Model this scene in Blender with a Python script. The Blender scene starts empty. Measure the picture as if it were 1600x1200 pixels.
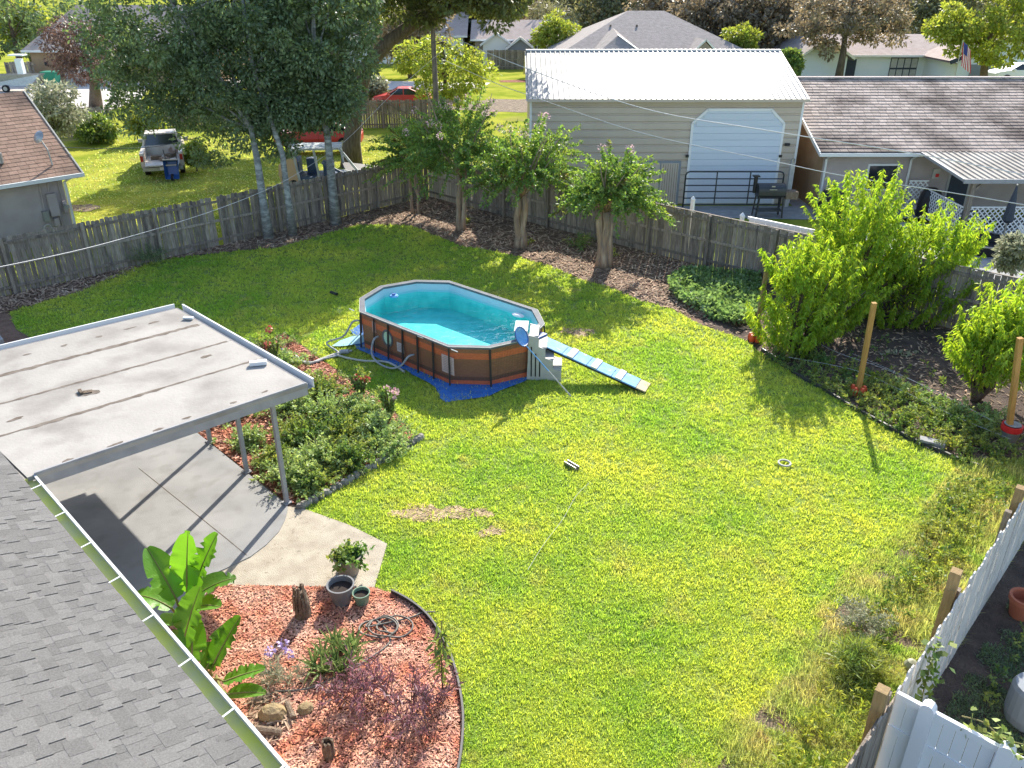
import bpy, math, random
import numpy as np
from mathutils import Vector, Matrix
R = math.radians
random.seed(7); np.random.seed(7)
S = bpy.context.scene
COL = S.collection
# ---------------------------------------------------------------- camera, sky, sun, exposure
CAMH = 9.0; PITCH = R(26.75); FPX = 1270.0
cam_d = bpy.data.cameras.new('camera'); cam = bpy.data.objects.new('camera', cam_d); COL.objects.link(cam)
cam.location = (0, 0, CAMH); cam.rotation_euler = (R(90) - PITCH, 0, 0)
cam_d.sensor_width = 36.0; cam_d.lens = 36.0 * FPX / 1600.0; cam_d.clip_end = 3000; cam_d.clip_start = .1
S.camera = cam
SUN_AZ, SUN_EL = 14.0, 33.0
W = bpy.data.worlds.new('World'); S.world = W; W.use_nodes = True
nt = W.node_tree; bg = nt.nodes['Background']
sky = nt.nodes.new('ShaderNodeTexSky'); sky.sky_type = 'NISHITA'; sky.sun_disc = False
sky.sun_elevation = R(SUN_EL); sky.sun_rotation = R(SUN_AZ)
nt.links.new(sky.outputs[0], bg.inputs[0]); bg.inputs[1].default_value = 0.15
sd = bpy.data.lights.new('sun', 'SUN'); sun = bpy.data.objects.new('sun', sd); COL.objects.link(sun)
sd.energy = 4.6; sd.angle = R(0.5); sd.color = (1.0, .93, .82)
sv = Vector((math.sin(R(SUN_AZ)) * math.cos(R(SUN_EL)), math.cos(R(SUN_AZ)) * math.cos(R(SUN_EL)), math.sin(R(SUN_EL))))
sun.rotation_euler = (-sv).to_track_quat('-Z', 'Y').to_euler(); sun.location = (20, 60, 40)
S.view_settings.view_transform = 'Standard'; S.view_settings.look = 'None'
S.view_settings.exposure = 1.15; S.view_settings.gamma = 1.0; S.view_settings.use_curve_mapping = False
S.render.engine = 'CYCLES'
S.cycles.max_bounces = 6; S.cycles.transparent_max_bounces = 8

# ---------------------------------------------------------------- measuring helpers
cP, sP = math.cos(PITCH), math.sin(PITCH)
def G(px, py, z=0.0):
    a = (px - 800) / FPX; b = (600 - py) / FPX
    t = (z - CAMH) / (-sP + b * cP)
    return (a * t, (cP + b * sP) * t)
def AT(px, py, Y):
    a = (px - 800) / FPX; b = (600 - py) / FPX
    t = Y / (cP + b * sP)
    return (a * t, Y, CAMH + (-sP + b * cP) * t)
VA = R(46.6)                      # lot axes: V runs away to the right, U away to the left
VV = (math.cos(VA), math.sin(VA)); UU = (-VV[1], VV[0])

# ---------------------------------------------------------------- mesh helpers
class MB:
    def __init__(s): s.v = []; s.f = []; s.m = []
    def add(s, vs, fs, mi=0):
        n = len(s.v); s.v += [tuple(v) for v in vs]
        for f in fs: s.f.append(tuple(n + i for i in f)); s.m.append(mi)
        return s
    def box(s, c, d, rz=0, mi=0, rx=0, ry=0):
        hx, hy, hz = d[0] / 2, d[1] / 2, d[2] / 2
        m = Matrix.Rotation(rz, 3, 'Z') @ Matrix.Rotation(ry, 3, 'Y') @ Matrix.Rotation(rx, 3, 'X')
        vs = [m @ Vector((x * hx, y * hy, z * hz)) + Vector(c) for x in (-1, 1) for y in (-1, 1) for z in (-1, 1)]
        return s.add(vs, [(0, 1, 3, 2), (4, 6, 7, 5), (0, 4, 5, 1), (2, 3, 7, 6), (0, 2, 6, 4), (1, 5, 7, 3)], mi)
    def beam(s, a, b, w, h, mi=0, up=(0, 0, 1)):
        a = Vector(a); b = Vector(b); d = (b - a).normalized(); u = Vector(up)
        sd_ = d.cross(u)
        if sd_.length < 1e-3: sd_ = d.cross(Vector((1, 0, 0)))
        sd_.normalize(); u = sd_.cross(d).normalized()
        vs = [p + sd_ * (x * w / 2) + u * (y * h / 2) for p in (a, b) for x, y in ((-1, -1), (1, -1), (1, 1), (-1, 1))]
        return s.add(vs, [(0, 3, 2, 1), (4, 5, 6, 7), (0, 1, 5, 4), (1, 2, 6, 5), (2, 3, 7, 6), (3, 0, 4, 7)], mi)
    def tube(s, pts, rad, seg=8, mi=0, cap=True):
        pts = [Vector(p) for p in pts]; n = len(pts)
        if not hasattr(rad, '__len__'): rad = [rad] * n
        vs = []; side = None
        for i, p in enumerate(pts):
            d = (pts[min(i + 1, n - 1)] - pts[max(i - 1, 0)])
            d = d.normalized() if d.length > 1e-6 else Vector((0, 0, 1))
            if side is None: side = d.cross(Vector((0, 0, 1)) if abs(d.z) < .9 else Vector((1, 0, 0))).normalized()
            else:
                side = side - d * side.dot(d)
                side = side.normalized() if side.length > 1e-6 else d.orthogonal().normalized()
            o = d.cross(side)
            for k in range(seg):
                t = 2 * math.pi * k / seg
                vs.append(p + (side * math.cos(t) + o * math.sin(t)) * rad[i])
        fs = [(i * seg + k, i * seg + (k + 1) % seg, (i + 1) * seg + (k + 1) % seg, (i + 1) * seg + k) for i in range(n - 1) for k in range(seg)]
        if cap: fs += [tuple(range(seg))[::-1], tuple((n - 1) * seg + k for k in range(seg))]
        return s.add(vs, fs, mi)
    def lathe(s, prof, c=(0, 0, 0), seg=20, mi=0):
        vs = [(c[0] + r * math.cos(2 * math.pi * k / seg), c[1] + r * math.sin(2 * math.pi * k / seg), c[2] + z) for r, z in prof for k in range(seg)]
        fs = [(i * seg + k, i * seg + (k + 1) % seg, (i + 1) * seg + (k + 1) % seg, (i + 1) * seg + k) for i in range(len(prof) - 1) for k in range(seg)]
        return s.add(vs, fs, mi)
    def prism(s, poly, z0, z1, mi=0):
        n = len(poly); a = sum(poly[i][0] * poly[(i + 1) % n][1] - poly[(i + 1) % n][0] * poly[i][1] for i in range(n))
        if a < 0: poly = poly[::-1]
        vs = [(p[0], p[1], z0) for p in poly] + [(p[0], p[1], z1) for p in poly]
        fs = [tuple(range(n))[::-1], tuple(range(n, 2 * n))] + [(i, (i + 1) % n, n + (i + 1) % n, n + i) for i in range(n)]
        return s.add(vs, fs, mi)
    def build(s, name, mats, parent=None, off=(0, 0, 0), smooth=False):
        me = bpy.data.meshes.new(name)
        me.from_pydata([(v[0] - off[0], v[1] - off[1], v[2] - off[2]) for v in s.v], [], s.f)
        if not isinstance(mats, (list, tuple)): mats = [mats]
        for m in mats: me.materials.append(m)
        me.polygons.foreach_set('material_index', s.m)
        if smooth: me.polygons.foreach_set('use_smooth', [True] * len(s.f))
        me.update()
        return link(name, me, parent)
def link(name, me, parent=None, loc=None, rot=None):
    o = bpy.data.objects.new(name, me); COL.objects.link(o)
    if parent: o.parent = parent
    if loc is not None: o.location = loc
    if rot is not None: o.rotation_euler = rot
    return o
def quads(name, V, m, parent=None, n=4, kind=None, smooth=False):
    """V: (N,n,3) array, one polygon each"""
    N = V.shape[0]; me = bpy.data.meshes.new(name)
    me.vertices.add(N * n); me.vertices.foreach_set('co', V.reshape(-1).astype(np.float32))
    me.loops.add(N * n); me.loops.foreach_set('vertex_index', np.arange(N * n, dtype=np.int32))
    me.polygons.add(N); me.polygons.foreach_set('loop_start', np.arange(0, N * n, n, dtype=np.int32))
    me.polygons.foreach_set('loop_total', np.full(N, n, dtype=np.int32))
    me.materials.append(m); me.update(calc_edges=True)
    o = link(name, me, parent)
    if kind: o['kind'] = kind
    return o
def tag(o, label=None, cat=None, group=None, kind=None):
    if label: o['label'] = label
    if cat: o['category'] = cat
    if group: o['group'] = group
    if kind: o['kind'] = kind
    return o
def thing(name, label, cat, loc=(0, 0, 0), rz=0, group=None):
    o = bpy.data.objects.new(name, None); COL.objects.link(o)
    o.location = loc; o.rotation_euler = (0, 0, rz); o.empty_display_size = .3
    return tag(o, label, cat, group)
def copy_thing(root, loc, rz, label, group=None):
    def cp(o, par):
        c = o.copy(); COL.objects.link(c)
        if par: c.parent = par
        for ch in kids.get(o, []): cp(ch, c)
        return c
    kids = {}
    for o in list(bpy.data.objects):
        if o.parent: kids.setdefault(o.parent, []).append(o)
    c = cp(root, None); c.location = loc; c.rotation_euler = (0, 0, rz); c['label'] = label
    if group: c['group'] = group
    return c
def inpoly(P, poly):
    x, y = P[:, 0], P[:, 1]; r = np.zeros(len(P), bool); n = len(poly)
    for i in range(n):
        x0, y0 = poly[i]; x1, y1 = poly[(i + 1) % n]
        if y0 == y1: continue
        r ^= ((y0 > y) != (y1 > y)) & (x < (x1 - x0) * (y - y0) / (y1 - y0) + x0)
    return r
def sheet(name, poly, z, m, kind='structure', thick=0, parent=None):
    mb = MB()
    if thick: mb.prism(poly, z - thick, z)
    else: 
        n = len(poly); a = sum(poly[i][0] * poly[(i + 1) % n][1] - poly[(i + 1) % n][0] * poly[i][1] for i in range(n))
        p = poly if a > 0 else poly[::-1]
        mb.add([(x, y, z) for x, y in p], [tuple(range(len(p)))])
    o = mb.build(name, m, parent)
    if kind: o['kind'] = kind
    return o
def blob(cx, cy, rx, ry, n=22, jit=.25, rot=0):
    out = []; ph = [random.random() * 6.28 for _ in range(4)]
    for k in range(n):
        t = 2 * math.pi * k / n
        r = 1 + jit * (.5 * math.sin(2 * t + ph[0]) + .35 * math.sin(3 * t + ph[1]) + .3 * math.sin(5 * t + ph[2]) + .25 * math.sin(8 * t + ph[3]))
        x, y = rx * r * math.cos(t), ry * r * math.sin(t)
        out.append((cx + x * math.cos(rot) - y * math.sin(rot), cy + x * math.sin(rot) + y * math.cos(rot)))
    return out

# ---------------------------------------------------------------- materials
def M(name, c1, c2=None, scale=3.0, rough=.8, rnd=0.0, rmode='obj', bump=0.0, bscale=30.0, trans=0.0, tcol=None,
      spec=.25, metal=0.0, stretch=(1, 1, 1), thr=(.35, .65), c3=None, s3=.4, thr3=(.5, .65), hue=0.0, detail=5, emit=None):
    m = bpy.data.materials.new(name); m.use_nodes = True; t = m.node_tree; N = t.nodes; L = t.links
    p = N['Principled BSDF']; p.inputs['Roughness'].default_value = rough
    p.inputs['Specular IOR Level'].default_value = spec; p.inputs['Metallic'].default_value = metal
    g = N.new('ShaderNodeNewGeometry')
    mp = N.new('ShaderNodeMapping'); mp.inputs['Scale'].default_value = stretch; L.new(g.outputs['Position'], mp.inputs['Vector'])
    def col(c): return (c[0], c[1], c[2], 1)
    def noise(s, d=detail):
        n = N.new('ShaderNodeTexNoise'); n.inputs['Scale'].default_value = s; n.inputs['Detail'].default_value = d
        L.new(mp.outputs[0], n.inputs['Vector']); return n.outputs['Fac']
    def mr(x, a, b, c=0., d=1.):
        n = N.new('ShaderNodeMapRange'); n.clamp = True
        for i, v in zip((1, 2, 3, 4), (a, b, c, d)): n.inputs[i].default_value = v
        L.new(x, n.inputs[0]); return n.outputs[0]
    def mix(f, a, b):
        n = N.new('ShaderNodeMix'); n.data_type = 'RGBA'
        L.new(f, n.inputs[0])
        for i, v in ((6, a), (7, b)):
            if isinstance(v, tuple): n.inputs[i].default_value = col(v)
            else: L.new(v, n.inputs[i])
        return n.outputs[2]
    rgb = N.new('ShaderNodeRGB'); rgb.outputs[0].default_value = col(c1); c = rgb.outputs[0]
    if c2: c = mix(mr(noise(scale), *thr), c1, c2)
    if c3: c = mix(mr(noise(s3, 3), *thr3), c, c3)
    if rnd or hue:
        if rmode == 'obj': ro = N.new('ShaderNodeObjectInfo').outputs['Random']
        else: ro = g.outputs['Random Per Island']
        h = N.new('ShaderNodeHueSaturation'); L.new(c, h.inputs['Color'])
        L.new(mr(ro, 0, 1, 1 - rnd, 1 + rnd), h.inputs['Value'])
        if hue:
            w = N.new('ShaderNodeTexWhiteNoise'); w.noise_dimensions = '1D'; L.new(ro, w.inputs['W'])
            L.new(mr(w.outputs['Value'], 0, 1, .5 - hue, .5 + hue), h.inputs['Hue'])
        c = h.outputs['Color']
    L.new(c, p.inputs['Base Color'])
    if bump:
        b = N.new('ShaderNodeBump'); b.inputs['Strength'].default_value = min(1, bump); b.inputs['Distance'].default_value = .02 * max(1, bump)
        L.new(noise(bscale, 4), b.inputs['Height']); L.new(b.outputs[0], p.inputs['Normal'])
    if trans:
        tr = N.new('ShaderNodeBsdfTranslucent')
        if tcol:
            h2 = N.new('ShaderNodeMix'); h2.data_type = 'RGBA'; h2.blend_type = 'MULTIPLY'; h2.inputs[0].default_value = 1
            L.new(c, h2.inputs[6]); h2.inputs[7].default_value = col(tcol); L.new(h2.outputs[2], tr.inputs['Color'])
        else: L.new(c, tr.inputs['Color'])
        mx = N.new('ShaderNodeMixShader'); mx.inputs[0].default_value = trans
        L.new(p.outputs[0], mx.inputs[1]); L.new(tr.outputs[0], mx.inputs[2]); L.new(mx.outputs[0], N['Material Output'].inputs['Surface'])
    m['p'] = 1
    return m
mt = {}
mt['ground'] = M('far_grass', (.19, .24, .03), (.36, .36, .06), .5, rough=.95, bump=2, bscale=9, c3=(.24, .20, .10), s3=.16, thr3=(.6, .72), spec=0)
mt['lawn'] = M('lawn_soil', (.15, .23, .04), (.23, .28, .06), 2.2, rough=.95, bump=2, bscale=25)
GR = dict(rough=.55, rmode='isl', trans=.5, spec=.3)
mt['grass'] = M('grass_blade', (.31, .48, .08), (.57, .61, .13), .4, rnd=.28, hue=.01, c3=(.50, .52, .16), s3=1.3, thr3=(.57, .72), tcol=(1.45, 1.4, .75), **GR)
mt['weedgrass'] = M('long_grass', (.32, .48, .11), (.56, .53, .26), 1.3, rnd=.4, hue=.02, c3=(.46, .37, .22), s3=2.2, thr3=(.62, .72), tcol=(1.35, 1.25, .7), **GR)
mt['dirt'] = M('bare_dirt', (.27, .21, .14), (.15, .11, .075), 3, rough=.95, bump=3, bscale=30)
mt['sand'] = M('sandy_patch', (.50, .38, .24), (.38, .26, .15), 6, rnd=.4, rmode='isl', rough=.95, bump=2, bscale=40)
mt['litter_soil'] = M('leaf_litter_soil', (.17, .10, .07), (.24, .155, .11), 4, rough=.95, bump=3, bscale=25, c3=(.2, .13, .09), s3=1)
mt['dark_soil'] = M('dark_garden_soil', (.07, .05, .042), (.12, .09, .07), 2.5, rough=.95, bump=3, bscale=25)
mt['litter'] = M('dry_litter', (.30, .19, .125), (.44, .33, .23), 6, rnd=.6, rmode='isl', rough=.9)
mt['redmulch'] = M('red_mulch_base', (.22, .07, .035), (.30, .11, .06), 9, rough=.95, bump=3, bscale=50)
mt['chip'] = M('red_mulch_chip', (.52, .18, .10), (.66, .38, .27), 2.5, rnd=.45, rmode='isl', rough=.85, hue=.012)
mt['patio'] = M('painted_patio', (.24, .24, .235), (.30, .295, .285), 1.2, rough=.8, bump=.3, bscale=60, c3=(.20, .195, .185), s3=2.5, thr3=(.5, .8))
mt['concrete'] = M('pale_concrete', (.47, .42, .33), (.36, .31, .24), 3, rough=.9, bump=.8, bscale=60, c3=(.28, .24, .18), s3=9, thr3=(.62, .75))
mt['oldconc'] = M('old_concrete', (.34, .34, .33), (.26, .26, .26), 3, rough=.9, bump=.5)
mt['wood'] = M('weathered_wood', (.225, .185, .145), (.35, .30, .245), 5, rough=.9, rnd=.28, stretch=(6, 6, .8), bump=.6, bscale=12, c3=(.14, .12, .11), s3=1.2, thr3=(.55, .7))
mt['palewood'] = M('pale_new_board', (.44, .40, .33), (.34, .31, .26), 5, rough=.9, rnd=.15, stretch=(6, 6, .8), bump=.4)
mt['postwood'] = M('post_wood', (.36, .25, .12), (.26, .18, .09), 5, rough=.85, rnd=.1, stretch=(8, 8, .8), bump=.5)
mt['yellowpost'] = M('treated_post', (.50, .29, .09), (.38, .2, .06), 4, rough=.8, stretch=(8, 8, .7), bump=.4)
mt['whitewood'] = M('white_painted_board', (.66, .64, .60), (.54, .52, .48), 4, rough=.85, rnd=.06, stretch=(10, 10, .6), bump=.5, c3=(.25, .21, .16), s3=5, thr3=(.64, .72))
mt['vinyl'] = M('white_vinyl', (.72, .73, .75), rough=.4, spec=.4)
mt['shingle'] = M('grey_shingle', (.145, .14, .135), (.20, .197, .19), 60, rough=.95, rnd=.15, bump=.8, bscale=160)
mt['shingle_i'] = M('grey_shingle_far', (.145, .14, .135), (.20, .197, .19), 60, rough=.95, rnd=.16, rmode='isl', bump=.8, bscale=160)
mt['deck'] = M('roof_underlay', (.04, .04, .04), rough=.95)
mt['brshingle'] = M('brown_shingle', (.33, .26, .22), (.46, .39, .34), 30, rough=.95, rnd=.2, rmode='isl', c3=(.11, .085, .075), s3=.45, thr3=(.46, .66), bump=.6, bscale=60)
mt['tanshingle'] = M('tan_shingle', (.30, .19, .14), (.36, .24, .18), 12, rough=.95, rnd=.15, rmode='isl', c3=(.10, .07, .06), s3=.35, thr3=(.52, .68))
mt['greyroof'] = M('distant_grey_roof', (.26, .23, .21), (.33, .29, .27), 3, rough=.95, bump=2, bscale=8)
mt['pinkroof'] = M('distant_pale_roof', (.38, .30, .26), (.44, .36, .32), 2, rough=.95, bump=2, bscale=8)
mt['stucco'] = M('taupe_stucco', (.40, .34, .32), (.45, .39, .365), 2, rough=.95, bump=.6, bscale=60)
mt['tanstucco'] = M('tan_stucco', (.40, .27, .16), (.33, .22, .13), 1.5, rough=.95, bump=.6, bscale=50)
mt['greystucco'] = M('grey_beige_stucco', (.27, .235, .195), (.31, .27, .23), 1.5, rough=.95, bump=.5, bscale=40)
mt['white'] = M('white_paint', (.76, .76, .75), rough=.5)
mt['bluewhite'] = M('pale_blue_wall', (.70, .76, .79), (.74, .79, .81), 1, rough=.8)
mt['offwhite'] = M('off_white', (.50, .49, .45), (.42, .41, .38), 4, rough=.7)
mt['barnwall'] = M('barn_siding', (.50, .42, .34), (.54, .46, .375), 1.2, rough=.55, spec=.35, rnd=.03)
mt['barnroof'] = M('white_metal_roof', (.38, .375, .36), rough=.38, spec=.3, metal=.0)
mt['rollup'] = M('rollup_door', (.58, .64, .72), rough=.45, spec=.4, rnd=.03)
mt['darkmetal'] = M('dark_metal', (.035, .038, .042), rough=.45, spec=.5)
mt['blackplastic'] = M('black_plastic', (.02, .02, .022), rough=.5, spec=.4)
mt['galv'] = M('galvanised_metal_and_rib_shade', (.42, .42, .41), (.34, .34, .33), 6, rough=.4, metal=.6)
mt['trimgrey'] = M('carport_fascia', (.33, .33, .34), (.28, .28, .29), 5, rough=.6)
mt['carproof'] = M('carport_top', (.375, .35, .315), (.30, .28, .25), 1.0, rough=.75, bump=.25, bscale=20, c3=(.17, .15, .13), s3=1.1, thr3=(.48, .85))
mt['stain'] = M('dark_stain', (.12, .095, .075), (.2, .17, .14), 7, rough=.95)
mt['gutter'] = M('gutter_white', (.72, .72, .70), rough=.45, spec=.4)
mt['gutin'] = M('gutter_inside', (.85, .84, .15), (.75, .72, .30), 3, rough=.7)
mt['glass'] = M('window_glass', (.02, .025, .03), rough=.08, spec=.8)
mt['bark_pale'] = M('pale_bark', (.30, .31, .29), (.18, .18, .17), 5, rough=.95, bump=1.5, bscale=14, stretch=(1, 1, 2.5), c3=(.42, .43, .40), s3=3)
mt['bark_oak'] = M('oak_bark', (.17, .14, .115), (.10, .08, .065), 4, rough=.95, bump=3, bscale=10, stretch=(3, 3, .6))
mt['bark_myrtle'] = M('myrtle_bark', (.36, .25, .16), (.24, .19, .15), 3, rough=.8, bump=1, bscale=8, stretch=(4, 4, .7), c3=(.46, .36, .25), s3=2)
mt['bark'] = M('brown_bark', (.15, .11, .08), (.1, .075, .055), 6, rough=.95, bump=2, bscale=15)
LF = dict(rmode='isl', rough=.5, spec=.35)
mt['oakleaf'] = M('oak_leaf', (.12, .17, .105), (.18, .235, .12), 1.0, rnd=.45, hue=.02, trans=.32, tcol=(1.6, 1.7, .7), **LF)
mt['oakleaf2'] = M('big_oak_leaf', (.10, .13, .055), (.15, .17, .075), .8, rnd=.45, hue=.02, trans=.4, tcol=(1.6, 1.5, .7), **LF)
mt['myrleaf'] = M('myrtle_leaf', (.14, .24, .075), (.22, .31, .08), 1.2, rnd=.4, hue=.025, trans=.42, tcol=(1.6, 1.6, .6), c3=(.16, .13, .05), s3=1.4, thr3=(.6, .7), **LF)
mt['peachleaf'] = M('peach_leaf', (.23, .36, .045), (.32, .44, .06), 1.2, rnd=.35, hue=.02, trans=.55, tcol=(1.6, 1.5, .55), **LF)
mt['shrubleaf'] = M('bed_leaf', (.27, .39, .14), (.42, .50, .23), 3, rnd=.45, hue=.02, trans=.35, tcol=(1.3, 1.3, .7), **LF)
mt['coverleaf'] = M('vine_cover_leaf', (.17, .27, .10), (.28, .37, .18), 4, rnd=.4, trans=.4, tcol=(1.2, 1.3, .7), **LF)
mt['weedleaf'] = M('weed_leaf', (.12, .22, .07), (.27, .32, .10), 1.5, rnd=.4, hue=.02, trans=.4, tcol=(1.5, 1.4, .6), **LF)
mt['yellowleaf'] = M('yellow_green_leaf', (.24, .32, .05), (.33, .37, .10), 1.5, rnd=.4, hue=.02, trans=.5, tcol=(1.4, 1.3, .6), **LF)
mt['paleleaf'] = M('pale_leaf', (.30, .32, .20), (.40, .40, .28), 1.5, rnd=.4, trans=.35, **LF)
mt['brownleaf'] = M('dry_brown_leaf', (.24, .13, .10), (.16, .10, .08), 1.2, rnd=.5, trans=.2, **LF)
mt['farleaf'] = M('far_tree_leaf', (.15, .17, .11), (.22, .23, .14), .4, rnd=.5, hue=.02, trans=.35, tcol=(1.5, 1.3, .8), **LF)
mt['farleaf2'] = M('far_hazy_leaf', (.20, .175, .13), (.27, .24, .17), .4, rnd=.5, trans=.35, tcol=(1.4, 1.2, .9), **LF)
mt['purpleleaf'] = M('purple_ti_leaf', (.20, .11, .13), (.32, .19, .21), 3, rnd=.5, trans=.3, tcol=(1.5, 1, 1.1), **LF)
mt['pinkflower'] = M('pink_blossom', (.62, .38, .45), (.7, .5, .5), 4, rnd=.3, trans=.4, **LF)
mt['redflower'] = M('red_blossom', (.55, .08, .07), (.6, .2, .15), 4, rnd=.3, trans=.3, **LF)
mt['lilac'] = M('lilac_blossom', (.5, .4, .68), rnd=.2, trans=.3, **LF)
mt['banana'] = M('paddle_leaf', (.09, .25, .02), (.14, .33, .035), 1.5, rough=.4, spec=.4, rnd=.25, rmode='obj', trans=.45, tcol=(1.6, 1.5, .5), stretch=(1, 1, 1), bump=.4, bscale=30)
mt['agave'] = M('bromeliad_leaf', (.15, .25, .07), (.30, .36, .12), 14, rough=.5, rnd=.3, rmode='obj', trans=.3)
mt['petiole'] = M('petiole', (.17, .20, .05), (.24, .2, .08), 5, rough=.6)
mt['deadwood'] = M('dead_wood', (.17, .12, .085), (.28, .22, .16), 8, rough=.95, bump=2, bscale=25, stretch=(3, 3, .8), rnd=.2)
mt['stone'] = M('yellow_stone', (.33, .24, .12), (.22, .17, .1), 6, rough=.9, bump=2, bscale=15)
mt['edgestone'] = M('edging_stone', (.30, .28, .25), (.2, .19, .17), 6, rough=.95, rnd=.25, bump=2, bscale=20)
mt['blacksheet'] = M('black_edging', (.03, .032, .034), (.06, .06, .06), 3, rough=.45, spec=.5)
mt['hose'] = M('grey_green_hose', (.14, .13, .11), (.2, .18, .15), 8, rough=.5)
mt['greyhose'] = M('grey_pool_hose', (.42, .44, .47), (.3, .31, .33), 20, rough=.5)
mt['whitehose'] = M('white_flat_hose', (.55, .54, .50), (.42, .41, .38), 6, rough=.8)
mt['wire'] = M('wire', (.03, .03, .03), rough=.3, spec=.6)
mt['wirebright'] = M('aluminium_wire', (.6, .6, .6), rough=.5, metal=.2)
mt['orange'] = M('orange_plastic', (.75, .10, .03), rough=.45, spec=.4, rnd=.1)
mt['red'] = M('red_plastic', (.6, .03, .03), rough=.45)
mt['redpaint'] = M('red_car_paint', (.55, .05, .045), rough=.3, spec=.5)
mt['beigepaint'] = M('beige_truck_paint', (.46, .40, .33), (.56, .51, .44), 2, rough=.5, c3=(.3, .2, .15), s3=2.5, thr3=(.62, .72))
mt['tanpaint'] = M('tan_door_paint', (.58, .40, .24), rough=.5)
mt['wreckwhite'] = M('scorched_white', (.50, .53, .52), (.32, .36, .37), 3, rough=.6)
mt['navy'] = M('navy_interior', (.05, .085, .16), (.1, .14, .2), 3, rough=.6)
mt['tyre'] = M('tyre', (.02, .02, .02), rough=.8)
mt['rim'] = M('wheel_rim', (.35, .35, .35), rough=.4, metal=.6)
mt['taillight'] = M('taillight', (.35, .03, .02), rough=.3)
mt['blueplastic'] = M('blue_plastic', (.03, .10, .30), rough=.4, spec=.4)
mt['tarp'] = M('blue_tarp', (.03, .13, .40), (.05, .18, .5), 8, rough=.5, bump=2, bscale=6)
mt['palepool'] = M('pale_liner', (.28, .52, .60), rough=.5)
mt['bluepaint'] = M('worn_blue_paint', (.12, .32, .62), (.20, .42, .70), 6, rough=.7, c3=(.5, .58, .66), s3=5, thr3=(.62, .75))
mt['plywood'] = M('bare_plywood', (.58, .46, .30), (.5, .42, .3), 5, rough=.85)
mt['battens'] = M('white_batten', (.72, .68, .58), (.6, .55, .45), 6, rough=.8)
mt['stepplastic'] = M('grey_step_plastic', (.50, .49, .45), (.42, .41, .38), 5, rough=.6)
mt['poolrim'] = M('pool_rail', (.15, .16, .18), (.11, .12, .135), 6, rough=.7, spec=.2)
mt['poolleg'] = M('pool_leg', (.045, .04, .04), rough=.5)
mt['potgrey'] = M('grey_plant_pot', (.15, .155, .165), (.2, .2, .2), 5, rough=.6)
mt['pottan'] = M('taupe_plant_pot', (.30, .25, .21), rough=.7)
mt['potgreen'] = M('green_plant_pot', (.12, .22, .16), (.2, .28, .2), 8, rough=.7)
mt['terracotta'] = M('terracotta', (.42, .13, .07), rough=.7)
mt['soil'] = M('potting_soil', (.04, .03, .025), rough=.95)
mt['garage'] = M('garage_door', (.45, .43, .4), rough=.7)
mt['green'] = M('green_bin', (.03, .22, .14), rough=.5)
mt['shedgrey'] = M('shed_grey', (.25, .27, .29), rough=.7)
mt['darkblue'] = M('dark_blue_trim', (.045, .055, .075), rough=.6)
mt['road'] = M('far_concrete_drive', (.50, .45, .42), (.58, .54, .5), 1, rough=.9)
mt['flagred'] = M('flag_red', (.55, .08, .09), rough=.8, trans=.3)
mt['flagwhite'] = M('flag_white', (.72, .7, .7), rough=.8, trans=.3)
mt['flagblue'] = M('flag_blue', (.05, .07, .25), rough=.8, trans=.3)

# pool wall print: resin-wicker bands of brown and orange
def pool_print():
    m = bpy.data.materials.new('pool_wall_print'); m.use_nodes = True; t = m.node_tree; N = t.nodes; L = t.links; p = N['Principled BSDF']
    g = N.new('ShaderNodeNewGeometry'); sx = N.new('ShaderNodeSeparateXYZ'); L.new(g.outputs['Position'], sx.inputs[0])
    ad = N.new('ShaderNodeMath'); ad.operation = 'SUBTRACT'; L.new(sx.outputs[0], ad.inputs[0]); L.new(sx.outputs[1], ad.inputs[1])
    cb = N.new('ShaderNodeCombineXYZ'); L.new(ad.outputs[0], cb.inputs[0]); L.new(sx.outputs[2], cb.inputs[1])
    br = N.new('ShaderNodeTexBrick'); L.new(cb.outputs[0], br.inputs[0]); br.inputs['Scale'].default_value = 1
    br.inputs['Brick Width'].default_value = .035; br.inputs['Row Height'].default_value = .014; br.inputs['Mortar Size'].default_value = .003
    br.inputs['Color1'].default_value = (.42, .18, .10, 1); br.inputs['Color2'].default_value = (.28, .12, .075, 1); br.inputs['Mortar'].default_value = (.12, .06, .04, 1)
    r = N.new('ShaderNodeValToRGB'); L.new(sx.outputs[2], r.inputs[0]); r.color_ramp.interpolation = 'CONSTANT'
    e = r.color_ramp.elements; e[0].position = 0; e[0].color = (2.3, 1.2, .85, 1); e[1].position = .17; e[1].color = (.55, .6, .65, 1)
    for pos, cc in ((.27, (1.0, 1, 1, 1)), (.74, (2.3, 1.25, .9, 1)), (.90, (1.1, 1.0, .95, 1))):
        k = e.new(pos); k.color = cc
    mu = N.new('ShaderNodeMix'); mu.data_type = 'RGBA'; mu.blend_type = 'MULTIPLY'; mu.inputs[0].default_value = 1
    L.new(br.outputs[0], mu.inputs[6]); L.new(r.outputs[0], mu.inputs[7]); L.new(mu.outputs[2], p.inputs['Base Color']); p.inputs['Roughness'].default_value = .45
    return m
mt['poolwall'] = pool_print()
mt['poolliner'] = M('turquoise_liner', (.05, .56, .54), (.12, .68, .64), 3, rough=.4)
mt['poolupper'] = M('pale_waterline_liner', (.42, .60, .66), rough=.4)
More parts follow.
